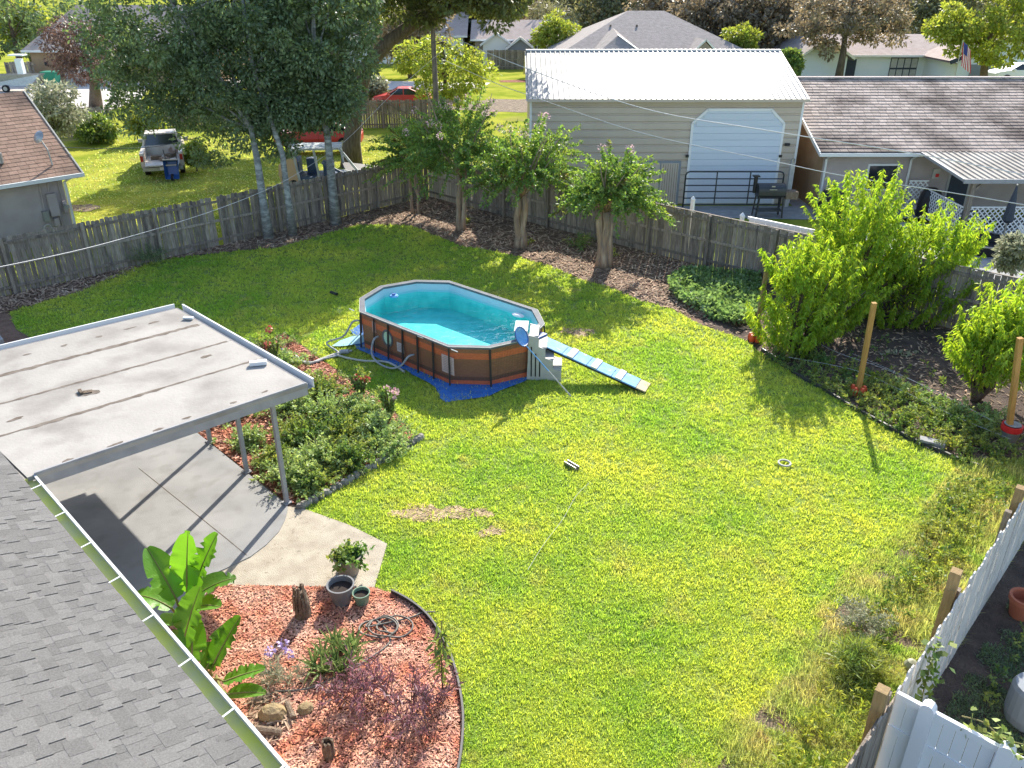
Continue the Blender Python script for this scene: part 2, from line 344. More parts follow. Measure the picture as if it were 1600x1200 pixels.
def water():
    m = bpy.data.materials.new('pool_water'); m.use_nodes = True; t = m.node_tree; N = t.nodes; L = t.links; N.remove(N['Principled BSDF'])
    tr = N.new('ShaderNodeBsdfTransparent'); tr.inputs[0].default_value = (.80, .985, 1, 1)
    gl = N.new('ShaderNodeBsdfGlossy'); gl.inputs['Roughness'].default_value = .03
    lw_ = N.new('ShaderNodeLayerWeight'); lw_.inputs['Blend'].default_value = .5; fr = N.new('ShaderNodeMath'); fr.operation = 'POWER'; L.new(lw_.outputs['Facing'], fr.inputs[0]); fr.inputs[1].default_value = 4.5
    n = N.new('ShaderNodeTexNoise'); n.inputs['Scale'].default_value = 5; n.inputs['Detail'].default_value = 2
    b = N.new('ShaderNodeBump'); b.inputs['Strength'].default_value = .5; b.inputs['Distance'].default_value = .05
    L.new(n.outputs['Fac'], b.inputs['Height']); L.new(b.outputs[0], gl.inputs['Normal']); L.new(b.outputs[0], lw_.inputs['Normal'])
    g = N.new('ShaderNodeNewGeometry'); L.new(g.outputs['Position'], n.inputs['Vector'])
    mx = N.new('ShaderNodeMixShader'); L.new(fr.outputs[0], mx.inputs[0]); L.new(tr.outputs[0], mx.inputs[1]); L.new(gl.outputs[0], mx.inputs[2])
    L.new(mx.outputs[0], N['Material Output'].inputs['Surface']); return m
mt['water'] = water()

# ---------------------------------------------------------------- foliage generators
rs = np.random.RandomState(11)
def unit(n):
    v = rs.normal(size=(n, 3)); return v / np.linalg.norm(v, axis=1, keepdims=True)
def leaves(P, D, ln, wd, droop=.2, jit=.7):
    """diamond leaves at P pointing along D (with jitter)"""
    n = len(P); d = D + unit(n) * jit; d[:, 2] -= droop; d /= np.linalg.norm(d, axis=1, keepdims=True)
    s = np.cross(d, unit(n)); s /= np.linalg.norm(s, axis=1, keepdims=True) + 1e-6
    up = np.cross(s, d)
    L_ = ln * (.7 + .6 * rs.rand(n, 1)); w = wd * (.7 + .6 * rs.rand(n, 1))
    up *= np.sign(up[:, 2:3] + 1e-6)
    V = np.stack([P, P + d * L_ * .5 + s * w / 2 + up * L_ * .06, P + d * L_ - up * L_ * .05, P + d * L_ * .5 - s * w / 2 + up * L_ * .06], axis=1)
    return V
def clumps(C, Rr, per, ln, wd, droop=.25, flat=.75, jit=.7):
    n = len(C); Rr = np.asarray(Rr) * np.ones(n)
    c = np.repeat(C, per, axis=0); r = np.repeat(Rr, per)[:, None]
    o = unit(n * per); rad = .45 + .6 * rs.rand(n * per, 1) ** .6
    q = o * rad * r; q[:, 2] *= flat
    return leaves(c + q, o, ln, wd, droop, jit)
def ellip(c, r, n, shell=.55, zmin=None):
    o = unit(n); rad = shell + (1 - shell) * rs.rand(n, 1) ** .7
    P = np.array(c) + o * rad * np.array(r)
    if zmin is not None: P[:, 2] = np.maximum(P[:, 2], zmin + rs.rand(n) * .5)
    return P
def shoots(Sp, Dp, L_, nl, ln, wd, grav=.2, droop=.4, jit=.5, start=.1):
    n = len(Sp); t = np.linspace(start, 1, nl)[None, :, None]; Lk = np.asarray(L_) * np.ones(n); Lk = Lk[:, None, None]
    P = Sp[:, None, :] + Dp[:, None, :] * t * Lk; P[:, :, 2] -= grav * (t[:, :, 0] ** 2) * Lk[:, :, 0]
    P = P.reshape(-1, 3); D = np.repeat(Dp, nl, axis=0) * .5 + unit(n * nl) * .8
    return leaves(P, D, ln, wd, droop, jit), P
def trunk_mesh(paths, off=(0, 0, 0)):
    mb = MB()
    for pts, rad in paths: mb.tube(pts, rad, 9)
    return mb
def wiggle(a, b, n=6, amp=.12, sag=0):
    a = Vector(a); b = Vector(b); out = []
    for i in range(n + 1):
        t = i / n; p = a.lerp(b, t)
        if 0 < i < n: p += Vector((random.uniform(-amp, amp), random.uniform(-amp, amp), random.uniform(-amp, amp) * .5))
        p.z -= sag * 4 * t * (1 - t); out.append(p)
    return out
def tree(name, label, base, tops, r0, crown, leafmat, bark, cat='tree', group=None, limbs=8, extra=None, limb_r=.06):
    """tops: list of trunk paths (lists of points rel. world), crown: (N,4,3) leaf array"""
    o = thing(name, label, cat, base, 0, group)
    mb = MB()
    for path in tops:
        n = len(path); mb.tube(path, [r0 * (1.25 if i == 0 else 1) * (1 - .6 * i / (n - 1)) for i in range(n)], 10)
    cen = crown.reshape(-1, 3)
    for k in range(limbs):
        e = cen[rs.randint(len(cen))]; path = tops[k % len(tops)]
        s0 = Vector(path[-1 if k % 2 else max(1, len(path) - 2)])
        mb.tube(wiggle(s0, s0.lerp(Vector(e), .85), 4, .15), [limb_r * (1 - .7 * i / 4) for i in range(5)], 5)
    mb.build('trunk', bark, o, off=base, smooth=True)
    quads('crown', crown - np.array(base)[None, None, :], leafmat, o)
    if extra:
        for nm, arr, m in extra: quads(nm, arr - np.array(base)[None, None, :], m, o)
    return o
def chips(name, poly, n, ln, wd, z0, z1, m, kind='stuff', tilt=.35, parent=None):
    P = np.array(poly); lo, hi = P.min(0), P.max(0); pts = np.zeros((0, 2))
    while len(pts) < n:
        q = lo + rs.rand(n * 2, 2) * (hi - lo); pts = np.vstack([pts, q[inpoly(q, poly)]])
    pts = pts[:n]; a = rs.rand(n) * 6.283
    d = np.stack([np.cos(a), np.sin(a), (rs.rand(n) - .5) * tilt * 2], 1); s = np.stack([-np.sin(a), np.cos(a), (rs.rand(n) - .5) * tilt * 2], 1)
    L_ = (ln * (.5 + rs.rand(n)))[:, None] / 2; w = (wd * (.5 + rs.rand(n)))[:, None] / 2
    c = np.stack([pts[:, 0], pts[:, 1], z0 + rs.rand(n) * (z1 - z0)], 1)
    V = np.stack([c - d * L_ - s * w, c + d * L_ - s * w, c + d * L_ + s * w, c - d * L_ + s * w], 1)
    return quads(name, V, m, parent, kind=kind)
def grassy(name, poly, n, ln, wd, m, z=0, lean=.55, holes=(), keep=None, clump=0):
    P = np.array(poly); lo, hi = P.min(0), P.max(0); pts = np.zeros((0, 2))
    while len(pts) < n:
        q = lo + rs.rand(n * 3, 2) * (hi - lo); q = q[inpoly(q, poly)]
        d2 = q[:, 0] ** 2 + q[:, 1] ** 2 + 60
        q = q[rs.rand(len(q)) < (110.0 / d2)]
        for h in holes: q = q[~inpoly(q, h) | (rs.rand(len(q)) < .35)]
        if keep is not None: q = q[keep(q)]
        pts = np.vstack([pts, q])
    pts = pts[:n]
    if clump:
        k = n // clump; pts = np.repeat(pts[:k], clump, axis=0) + rs.normal(size=(k * clump, 2)) * .045; pts = pts[inpoly(pts, poly)]; n = len(pts)
    sc = np.sqrt(pts[:, 0] ** 2 + pts[:, 1] ** 2 + 60) / 14.0; sc = sc[:, None]
    a = rs.rand(n) * 6.283; h = ln * (.5 + .8 * rs.rand(n, 1))
    side = np.stack([np.cos(a), np.sin(a), np.zeros(n)], 1) * wd * sc * (.6 + .8 * rs.rand(n, 1)) / 2
    b = rs.rand(n) * 6.283; le = lean * rs.rand(n)
    tip = np.stack([np.cos(b) * le, np.sin(b) * le, np.ones(n) * (1 - .5 * le)], 1) * h * (.6 + .4 * sc)
    c = np.stack([pts[:, 0], pts[:, 1], np.full(n, z)], 1)
    V = np.stack([c - side, c + side, c + tip], 1)
    return quads(name, V, m, None, n=3, kind='stuff')
# ================================================================ SETTING: ground sheets
K = (-3.8, 36.76)
def kv(t, s=0): return (K[0] - VV[0] * t - UU[0] * s, K[1] - VV[1] * t - UU[1] * s)   # t along left fence, s along right fence
tag(sheet('ground', [(-260, -30), (260, -30), (260, 700), (-260, 700)], 0, mt['ground']), kind='structure')
LOT = [K, kv(25), (-14, 4), (0, 0), (1.5, 3.6), (15.5, 18.5)]
sheet('bed_soil', LOT, .004, mt['litter_soil'])
def GP(lst): return [G(*p) for p in lst]
edge_mulch = GP([(585, 921), (612, 930), (640, 945), (668, 968), (690, 1000), (706, 1035), (717, 1075), (724, 1130), (718, 1200), (700, 1270)])
LAWN = GP([(15, 488), (70, 472), (130, 455), (190, 425), (250, 407), (330, 397), (440, 387), (500, 368), (560, 352), (640, 352), (680, 368), (720, 385), (765, 392), (812, 402), (870, 420), (910, 438), (950, 448), (1000, 470), (1050, 484), (1100, 510), (1160, 530), (1200, 560), (1240, 585), (1280, 607), (1350, 650), (1430, 695), (1500, 722), (1500, 770), (1440, 830), (1380, 880), (1300, 960), (1235, 1050), (1170, 1130), (1120, 1200), (1085, 1290)]) \
    + [(2.3, 4.4), (-.6, 4.9)] + edge_mulch[::-1] + GP([(605, 852), (545, 822), (475, 797), (560, 748), (655, 692), (615, 640), (560, 600), (500, 560), (445, 520)]) + [(-8.2, 18.4), (-10.5, 18.2)] + GP([(60, 535), (25, 515)])
sheet('lawn', LAWN, .010, mt['lawn'])
WEEDZ = GP([(1500, 722), (1500, 770), (1440, 830), (1380, 880), (1300, 960), (1235, 1050), (1170, 1130), (1120, 1200), (1085, 1290)]) + [(1.7, 3.7), (4.35, 6.7), (11.6, 14.4)]
sheet('weedy_strip', WEEDZ, .010, mt['dirt'])
GARDEN = GP([(1100, 508), (1160, 530), (1200, 560), (1240, 585), (1280, 607), (1350, 650), (1430, 695), (1500, 722)]) + [(11.6, 14.4), (15.3, 18.5), (7.6, 25.8), (5.6, 24.3)]
sheet('garden_soil', GARDEN, .009, mt['dark_soil'])
sheet('side_yard', [(1.2, 3.6), (4.2, 6.62), (15.4, 18.5), (40, 0), (20, -20), (2, -10)], .006, mt['dark_soil'])
for i, (px, py, rx, ry) in enumerate([(680, 802, .55, .28), (755, 803, .2, .12), (768, 832, .2, .12), (640, 806, .3, .15), (905, 520, .5, .25)]):
    c = G(px, py); chips('bare_patch', blob(c[0], c[1], rx, ry, 26, .5), int(2600 * rx * ry) + 60, .07, .05, .012, .03, mt['sand'], tilt=.1)
WP = GP([(1335, 1130), (1390, 905), (1420, 940), (1290, 1000)])
for i, c in enumerate(GP([(1245, 1118), (1400, 925)])): sheet('bare_patch', blob(c[0], c[1], .35, .25), .014 + .001 * i, mt['litter_soil'])
HOLES = [blob(*G(680, 802), .62, .3), blob(*G(755, 803), .22, .12), blob(*G(768, 832), .22, .12), blob(*G(905, 520), .55, .3)]
arc = GP([(450, 800), (446, 815), (436, 834), (418, 853), (392, 873), (350, 893)])
sheet('concrete_pad', GP([(455, 794), (475, 797), (545, 822), (605, 852), (585, 920), (340, 916)]) + [(-5.9, 8.3), (-7, 9), (-7, 13)], .035, mt['concrete'], thick=.03)
PATIO = GP([(300, 672), (450, 793)]) + arc + [G(322, 905), (-5.75, 8.0), (-11.6, 13.9), (-9.2, 17.4)]
pat = sheet('patio', PATIO, .05, mt['patio'], thick=.03)
mb = MB()
for a, b in (((351, 842), (386, 871)), ((218, 735), (351, 842))):
    p, q = G(*a), G(*b); mb.beam((p[0], p[1], .052), (q[0], q[1], .052), .012, .004)
mb.build('expansion_joint', mt['stain'], pat)
c0 = G(-30, 548); sheet('back_step', [(-17.5, 17.6), (-14.2, 20.6), (-13.5, 19.8), (-16.8, 16.8)], .35, mt['oldconc'], thick=.35)
MULCH = GP([(340, 917), (585, 921)]) + edge_mulch + [(-1.4, 4.2), (-5.8, 8.1)]
sheet('mulch_bed', MULCH, .03, mt['redmulch'], thick=.028)
chips('mulch_chips', MULCH, 46000, .052, .014, .032, .062, mt['chip'])
BED = [(-6.9, 15.45), (-4.25, 12.8), (-3.85, 12.7)] + GP([(650, 692), (612, 641), (558, 601), (498, 561), (444, 522)]) + [(-8.1, 18.4), (-8.3, 17.0)]
sheet('flower_bed', BED, .02, mt['redmulch'], thick=.015)
chips('flower_bed_chips', BED, 7000, .08, .02, .022, .05, mt['chip'])
# litter along the fences
LS = [kv(0.1, .1), kv(24, .1)] + GP([(15, 488), (130, 455), (250, 407), (330, 397), (440, 387), (560, 352), (640, 352)])
chips('leaf_litter', LS, 5000, .22, .03, .012, .05, mt['litter'])
RS = [kv(.1, .1)] + GP([(640, 352), (720, 385), (812, 402), (910, 438), (1000, 470), (1100, 500)]) + [(6.9, 24.6), kv(.15, 14)]
chips('leaf_litter', RS, 7000, .2, .03, .012, .05, mt['litter'])
chips('leaf_litter', GARDEN, 2500, .12, .03, .012, .04, mt['litter'])
# lawn blades
grassy('lawn_grass', LAWN, 560000, .055, .02, mt['grass'], .01, lean=1.5, holes=HOLES, clump=11)
grassy('lawn_grass_tufts', LAWN, 60000, .10, .022, mt['grass'], .01, lean=1.5, clump=9, holes=HOLES)
def patchy(s, th, ph):
    def f(q): return (np.sin(q[:, 0] * s + ph) * np.cos(q[:, 1] * s * 1.3 + 1.7 * ph) + .5 * np.sin(q[:, 0] * s * 2.7 + q[:, 1] * s * 2.1) + .5 * rs.rand(len(q))) > th
    return f
WEEDZ2 = [(x - (.5 if i in (1, 2, 3, 4, 5, 6, 7, 8) else 0) * (1 if i % 2 else .3), y + (.2 if i in (2, 4, 6) else 0)) for i, (x, y) in enumerate(WEEDZ)]
grassy('weed_grass', WEEDZ2, 100000, .09, .014, mt['weedgrass'], .01, lean=1.3, keep=patchy(1.9, -.1, 1.0))
grassy('weed_grass', WEEDZ, 22000, .20, .014, mt['weedgrass'], .01, lean=1.4, keep=patchy(1.4, .35, 2.2))
SIDE = [(2.6, 4.4), (9.5, 11.7), (11.5, 10.0), (6, 3)]
grassy('side_yard_grass', SIDE, 60000, .06, .02, mt['oakleaf'], .006, lean=1.5, keep=patchy(2.7, .1, .4))
REAR = [(-22, 34), (-15.5, 26.5), (-5, 37.2), (1, 36), (0.5, 52), (-24, 52)]
grassy('rear_yard_grass', REAR, 26000, .05, .02, mt['weedgrass'], 0, lean=1.6)

# far setting surfaces
sheet('driveway', [(-36, 57), (-29.5, 57), (-30, 69), (-33, 79), (-60, 79), (-60, 71), (-40, 71)], .01, mt['road'])
sheet('street', [(-60, 80), (-3, 74), (-2, 80), (-60, 88)], .014, mt['road'])
sheet('street', [(-120, 150), (160, 150), (160, 158), (-120, 158)], .014, mt['road'])
for i, (px, py, rx, ry, m) in enumerate([(800, 165, 4, 4, 'sand'), (812, 127, 2.4, .9, 'redmulch'), (125, 325, .9, .6, 'sand')]):
    c = G(px, py); sheet('worn_ground', blob(c[0], c[1], rx, ry), .012 + .002 * i, mt[m] if m != 'sand' else mt['dirt'])
ap = [AT(1060, 322, 1)[0:2]]
sheet('barn_apron', [(7, 35.0), (7, 33.2), (15, 32.6), (20, 31.5), (20, 34.2), (12.9, 34.3), (12.9, 40), (12.2, 40), (12.2, 35.0)], .02, mt['oldconc'])
sheet('neighbour_patio', [(13.2, 30.2), (13.2, 24.3), (16.2, 21.6), (26, 21.6), (26, 33), (16, 33)], .02, mt['oldconc'])

# ================================================================ NEAR HOUSE with grey shingle roof
e45 = R(-45)
HC = (-6.95, 9.91, 0)
house = thing('house', 'house under grey shingle roof filling the near left corner', 'house', HC, e45)
def hl(x, y, z): return Vector((HC[0] + x * math.cos(e45) - y * math.sin(e45), HC[1] + x * math.sin(e45) + y * math.cos(e45), z))
SL = .364; sa = math.atan(SL)
HX0, HX1, HY = -7.0, 10.5, 7.0
mb = MB(); mb.box((1.75, -4.0, 1.2), (17.3, 6.8, 2.4)); mb.build('wall', mt['stucco'], house)
mb = MB(); ze = 2.50
mb.add([(HX0, -.13, ze), (HX1, -.13, ze), (HX1, -HY, ze + (HY - .13) * SL), (HX0, -HY, ze + (HY - .13) * SL), (HX0, -.13, ze - .12), (HX1, -.13, ze - .12), (HX1, -HY, ze + (HY - .13) * SL - .12), (HX0, -HY, ze + (HY - .13) * SL - .12)],
       [(0, 1, 2, 3), (7, 6, 5, 4), (0, 4, 5, 1), (1, 5, 6, 2), (2, 6, 7, 3), (3, 7, 4, 0)])
mb.add([(HX0, -HY, ze + (HY - .13) * SL), (HX1, -HY, ze + (HY - .13) * SL), (HX1, -14, ze), (HX0, -14, ze)], [(0, 1, 2, 3)])
roof = mb.build('roof', mt['deck'], house)
EX = .145
tabs = []
nc = int(HY / math.cos(sa) / EX)
for k in range(nc):
    x = HX0 + random.uniform(-.15, 0)
    while x < HX1 - .2:
        w = random.choice((.10, .13, .16, .20)); tabs.append((k, x + w / 2, w, random.choice((.007, .016)))); x += w
def tab_pos(k, x, t):
    s_ = k * EX + EX * .5 + .012; y = -.13 - s_ * math.cos(sa); z = ze + s_ * math.sin(sa) + .010 + t / 2
    return (x, y, z)
def pix(v):
    z = v[2] - CAMH; d = v[1] * cP - z * sP; u = v[1] * sP + z * cP
    return 800 + FPX * v[0] / d, 600 - FPX * u / d, d
vis, rest = [], []
for tb in tabs:
    p = tab_pos(tb[0], tb[1], tb[3]); w_ = hl(*p); a, b, d = pix(w_)
    (vis if (d > .5 and -20 < a < 1620 and -20 < b < 1215) else rest).append((d, tb, p))
vis.sort(key=lambda q: q[0]); rest += vis[300:]; vis = vis[:300]
tabmesh = {}
def tabm(w, t):
    if (w, t) not in tabmesh:
        m_ = MB().box((0, 0, 0), (w - .004, EX + .05, t)); me = bpy.data.meshes.new('shingle'); me.from_pydata(m_.v, [], m_.f); me.materials.append(mt['shingle']); tabmesh[(w, t)] = me
    return tabmesh[(w, t)]
for d, tb, p in vis:
    link('shingle', tabm(tb[2], tb[3]), roof, p, (-sa + .045 + random.uniform(-.006, .006), 0, random.uniform(-.004, .004)))
mb = MB()
for d, tb, p in rest:
    if d > -5 and -3 < p[0]: mb.box(p, (tb[2] - .004, EX + .05, tb[3]), rx=-sa + .045)
tag(mb.build('shingles', mt['shingle_i'], roof), kind='stuff')
mb = MB()   # gutter trough: back, bottom, front lip
GX0 = 0.0
mb.box(((GX0 + HX1) / 2, -.135, 2.42), (HX1 - GX0, .006, .11), mi=1); mb.box(((GX0 + HX1) / 2, -.05, 2.42), (HX1 - GX0, .165, .006), mi=1)
mb.box(((GX0 + HX1) / 2, .035, 2.44), (HX1 - GX0, .01, .12)); mb.box(((GX0 + HX1) / 2, .035, 2.505), (HX1 - GX0, .032, .012)); mb.box((GX0, -.065, 2.44), (.006, .12, .12), mi=1)
gut = mb.build('gutter', [mt['gutter'], mt['gutin']], house)
me_ = bpy.data.meshes.new("gutter_hanger"); b_ = MB().box((0, 0, 0), (.022, .19, .006)); me_.from_pydata(b_.v, [], b_.f); me_.materials.append(mt["gutter"])
for k in range(10): link("gutter_hanger", me_, gut, (.35 + k * .93, -.045, 2.517), (0, 0, .15))
mb = MB().box((1.75, -.16, 2.38), (17.4, .02, .2)); mb.build('fascia', mt['white'], house)

# ================================================================ CARPORT / PATIO COVER
A_, B_, C_, D_ = Vector((-7.28, 16.51, 0)), Vector((-3.63, 12.85, 0)), Vector((-6.99, 9.86, 0)), Vector((-10.9, 13.4, 0))
cov = thing('patio_cover', 'flat white metal patio cover with dark seams on thin grey posts', 'patio cover', (-7, 13, 0))
OFF = (-7, 13, 0); ZT = 2.52
cuts = [0, .235, .47, .70, 1.0]
def lerp(a, b, t): return a + (b - a) * t
for i in range(4):
    p = [lerp(A_, B_, cuts[i]), lerp(A_, B_, cuts[i + 1]), lerp(D_, C_, cuts[i + 1]), lerp(D_, C_, cuts[i])]
    cn = sum(p, Vector()) / 4
    if i: p[0] = p[0] + (p[1] - p[0]).normalized() * .012; p[3] = p[3] + (p[2] - p[3]).normalized() * .012
    MB().prism([(q.x, q.y) for q in p], ZT - .07, ZT).build('roof_panel', mt['carproof'], cov, off=OFF)
for i, wd_ in ((1, .09), (2, .05), (3, .045)):      # dirt lines along the seams
    a, b = lerp(A_, B_, cuts[i]), lerp(D_, C_, cuts[i]); d = (b - a).normalized(); s = Vector((-d.y, d.x, 0)); n = 46
    L1, L2 = [], []
    for k in range(n + 1):
        q = lerp(a, b, .02 + .96 * k / n)
        w1 = wd_ * (.35 + .5 * abs(math.sin(k * .9 + i)) * random.random() + .35 * random.random()) * (1 if k < n * .9 or i == 1 else .4); w2 = wd_ * (.3 + .5 * random.random())
        if i == 3 and k > n * .4: w1 *= 1.9
        L1.append(q + s * w1); L2.append(q - s * w2)
    vs = [(q.x, q.y, ZT + .003) for q in L1 + L2]
    MB().add(vs, [(k, k + 1, n + 2 + k, n + 1 + k) for k in range(n)]).build('seam_stain', mt['stain'], cov, off=OFF)
for (px, py, r1, r2) in ((240, 504, .1, .05), (203, 513, .12, .03), (155, 526, .07, .04), (100, 540, .07, .04), (42, 554, .08, .03), (181, 694, .11, .035), (247, 671, .09, .03), (292, 653, .08, .03), (105, 720, .09, .045), (365, 629, .06, .03), (414, 612, .06, .03), (322, 557, .1, .06), (24, 655, .12, .05)):
    c = G(px, py, ZT); p = blob(c[0], c[1], r1, r2, 14, .3, R(45)); MB().add([(x, y, ZT + .003) for x, y in p], [tuple(range(14))]).build('rust_spot', mt['stain'], cov, off=OFF)
v_ = G(132, 614, ZT)   # roof vent hole with debris
MB().add([(x, y, ZT + .004) for x, y in blob(v_[0] + .06, v_[1] + .0, .22, .1, 16, .3, .2)], [tuple(range(16))]).build('debris_patch', mt['stain'], cov, off=OFF)
MB().box((v_[0] - .06, v_[1], ZT + .02), (.05, .17, .05), rz=.7).box((v_[0] + .05, v_[1] + .02, ZT + .012), (.14, .1, .02), rz=.4).build('vent_stub', mt['deadwood'], cov, off=OFF)
def edgebar(name, a, b, w, h, z, m, inset=0):
    d = (b - a).normalized(); s = Vector((-d.y, d.x, 0)) * inset
    p, q = a + s, b + s
    return MB().beam((p.x, p.y, z), (q.x, q.y, z), w, h).build(name, m, cov, off=OFF)
edgebar('fascia', B_, C_ + (B_ - C_).normalized() * .1, .03, .24, ZT - .09, mt['trimgrey'], -.02)
for nm, a, b in (('gutter', A_, B_), ('gutter', A_, D_)):
    sgn = -1 if b is D_ else 1
    d = (b - a).normalized(); s = Vector((-d.y, d.x, 0)) * sgn
    mb = MB()
    for off_, w, h, z, mi in ((.13, .02, .16, ZT - .03, 0), (.07, .12, .01, ZT - .10, 1), (.01, .012, .12, ZT - .055, 1), (.135, .035, .015, ZT + .055, 0)):
        p, q = a + s * off_, b + s * off_; mb.beam((p.x, p.y, z), (q.x, q.y, z), w, h, mi)
    mb.build(nm, [mt['gutter'], mt['trimgrey']], cov, off=OFF)
c = G(408, 571, ZT); MB().beam((c[0] - .2, c[1] - .02, ZT + .05), (c[0] + .1, c[1] + .05, ZT + .05), .12, .07).build('scupper', mt['gutter'], cov, off=OFF)
c = G(291, 499, ZT); MB().beam((c[0] - .05, c[1], ZT + .04), (c[0] + .16, c[1] - .02, ZT + .04), .08, .04).build('scupper', mt['gutter'], cov, off=OFF)
for x, y in ((-4.27, 12.75), (-5.34, 13.82), (-6.47, 15.0)):
    pt = MB().box((x, y, 1.23), (.075, .075, 2.42), rz=R(45)).build('post', mt['trimgrey'], cov, off=OFF)
    MB().box((x, y, .065), (.15, .15, .02), rz=R(45)).build('base_plate', mt['trimgrey'], pt, off=OFF)

# ================================================================ FENCES
def board_mesh(w, h, t, ear, m, nm='board'):
    p = [(-w / 2, 0), (w / 2, 0), (w / 2, h - ear), (w / 2 - ear, h), (-w / 2 + ear, h), (-w / 2, h - ear)]
    vs = [(x, -t / 2, z) for x, z in p] + [(x, t / 2, z) for x, z in p]
    fs = [(0, 1, 2, 3, 4, 5), (11, 10, 9, 8, 7, 6)] + [(i, i + 6, (i + 1) % 6 + 6, (i + 1) % 6) for i in range(6)]
    me = bpy.data.meshes.new(nm); me.from_pydata(vs, [], fs); me.materials.append(m); return me
def fence(label, P0, P1, h, side, bm=mt['wood'], fm=mt['wood'], bw=.14, gap=.008, ear=.03, rails=(.25, .95, 1.65), post=2.4, postm=None, jit=1., matf=None, skip=(), group=None, cat='fence', ph=None, cap=False, name='wooden_fence', postside=None):
    P0 = Vector((P0[0], P0[1], 0)); P1 = Vector((P1[0], P1[1], 0)); d = P1 - P0; L_ = d.length; a = math.atan2(d.y, d.x)
    o = thing(name, label, cat, P0, a, group); n = int(L_ / (bw + gap)); ms = {}
    for i in range(n):
        if i in skip: continue
        m_ = bm if matf is None else matf(i / n)
        key = (m_.name, i % 4)
        if key not in ms: ms[key] = board_mesh(bw - .004 * (i % 4), h + (-.025, .0, .02, -.01)[i % 4], .018, ear, m_)
        link('board', ms[key], o, ((i + .5) * (bw + gap), random.uniform(-.004, .004), random.uniform(-.02, .02) * jit), (random.uniform(-.008, .008) * jit, random.uniform(-.012, .012) * jit, random.uniform(-.02, .02) * jit))
    for z in rails: MB().box((L_ / 2, side * .035, z * h / 1.83), (L_, .04, .085)).build('rail', fm, o)
    k = 0.0; ph = ph or h
    ps = postside or side
    while k < L_ + .1:
        MB().box((min(k, L_ - .05), ps * .10, ph / 2), (.09, .09, ph), rx=random.uniform(-.01, .01)).build('post', postm or fm, o); k += post
    if cap: MB().box((L_ / 2, 0, h + .015), (L_, .07, .02)).build('cap_rail', fm, o)
    return o
random.seed(3)
fl = fence('long grey weathered board fence along the left side of the yard, behind the big oaks', kv(24.5), kv(.05), 1.80, -1, skip=(38, 96, 97), ear=.028)
fr = fence('grey weathered board fence with capped top in front of the tan barn', kv(0, .05), kv(0, 26.4), 1.80, -1, matf=lambda t: mt['palewood'] if t < .075 else mt['wood'], cap=True, ear=.004, jit=.5)
# white painted boards seen from outside, brown posts on the yard side
fw = fence('white painted picket board fence along the lower right edge with tall brown posts', (4.35, 6.62), (15.4, 18.35), 1.80, 1, bm=mt['whitewood'], fm=mt['wood'], ear=.03, ph=1.7, postm=mt['wood'], rails=(.25, .95, 1.5), bw=.14)
fb = fence('short grey board fence with brown post left of the white vinyl panel', (1.3, 3.35), (4.25, 6.5), 1.80, 1, bm=mt['wood'], fm=mt['wood'], ear=.03, ph=1.8)
for i, ((px, py), z, lb) in enumerate((((1376, 1068), 2.05, 'square brown post leaning at the end of the white picket fence by the vinyl panel'), ((1491, 886), 2.05, 'square brown post behind the middle of the white picket fence'), ((1592, 757), 2.05, 'square brown post at the right frame edge behind the white picket fence'))):
    x, y = G(px, py, z); b = (x + .05, y - .02, 0)
    t_ = MB().box((0, 0, z / 2), (.13, .13, z), rz=R(50)).build('fence_post', mt['postwood']); t_.location = b; t_.rotation_euler = (R(1.5), R(-1.5), 0); tag(t_, lb, 'post', 'brown posts behind the white picket fence')
# vinyl fence panel
vp = thing('vinyl_fence', 'white vinyl privacy fence panel with rounded post tops in the lower right corner', 'fence', (4.32, 6.58, 0), VA - R(90))
x = .28; 
for k in range(26):
    MB().box((.065 + k * .128, 0, .92), (.122, .022, 1.64)).build('panel_board', mt['vinyl'], vp)
for z, h_ in ((1.78, .09), (1.28, .10), (.12, .14)): MB().box((1.68, 0, z), (3.35, .05, h_)).build('rail', mt['vinyl'], vp)
for x in (.34, 1.12, 2.6):
    m_ = MB(); pr = [(-.075, 0), (.075, 0), (.075, 1.86)] + [(.075 * math.cos(t), 1.86 + .09 * math.sin(t)) for t in (R(30), R(60), R(90), R(120), R(150))] + [(-.075, 1.86)]
    n = len(pr); vs = [(a, -.06, b) for a, b in pr] + [(a, .06, b) for a, b in pr]
    m_.add(vs, [tuple(range(n)), tuple(range(2 * n - 1, n - 1, -1))] + [(i, i + n, (i + 1) % n + n, (i + 1) % n) for i in range(n)])
    q = m_.build('post', mt['vinyl'], vp); q.location = (x, -.055, 0)
# white vinyl post caps just beyond the capped fence
for (px, py), lb in (((1083, 312), 'white vinyl post with tilted cap showing over the fence beside the dark gate'), ((1160, 338), 'small white vinyl post cap over the fence right of the dark grill')):
    x, y = G(px, py, 1.85); o = thing('vinyl_post', lb, 'post', (x, y, 0), VA, 'white vinyl posts behind the capped fence')
    MB().box((0, 0, .92), (.11, .11, 1.84)).build('post_shaft', mt['vinyl'], o); MB().lathe([(.10, 1.84), (.10, 1.88), (.02, 1.97), (.0, 1.975)], seg=4).build('post_cap', mt['vinyl'], o)
# gutter-coloured low vinyl top rail beyond the fence on the right
a, b = G(1165, 340, 1.9), G(1250, 357, 1.86)
o = thing('vinyl_rail_fence', 'low white vinyl fence top showing just above the right-hand board fence', 'fence', (a[0] + .2, a[1] + .25, 0), VA - R(90))
for k in range(11): MB().box((.1 + k * .2, 0, .93), (.19, .02, 1.7)).build('panel_board', mt['vinyl'], o)
MB().box((1.1, 0, 1.82), (2.3, .05, .09)).build('rail', mt['vinyl'], o)

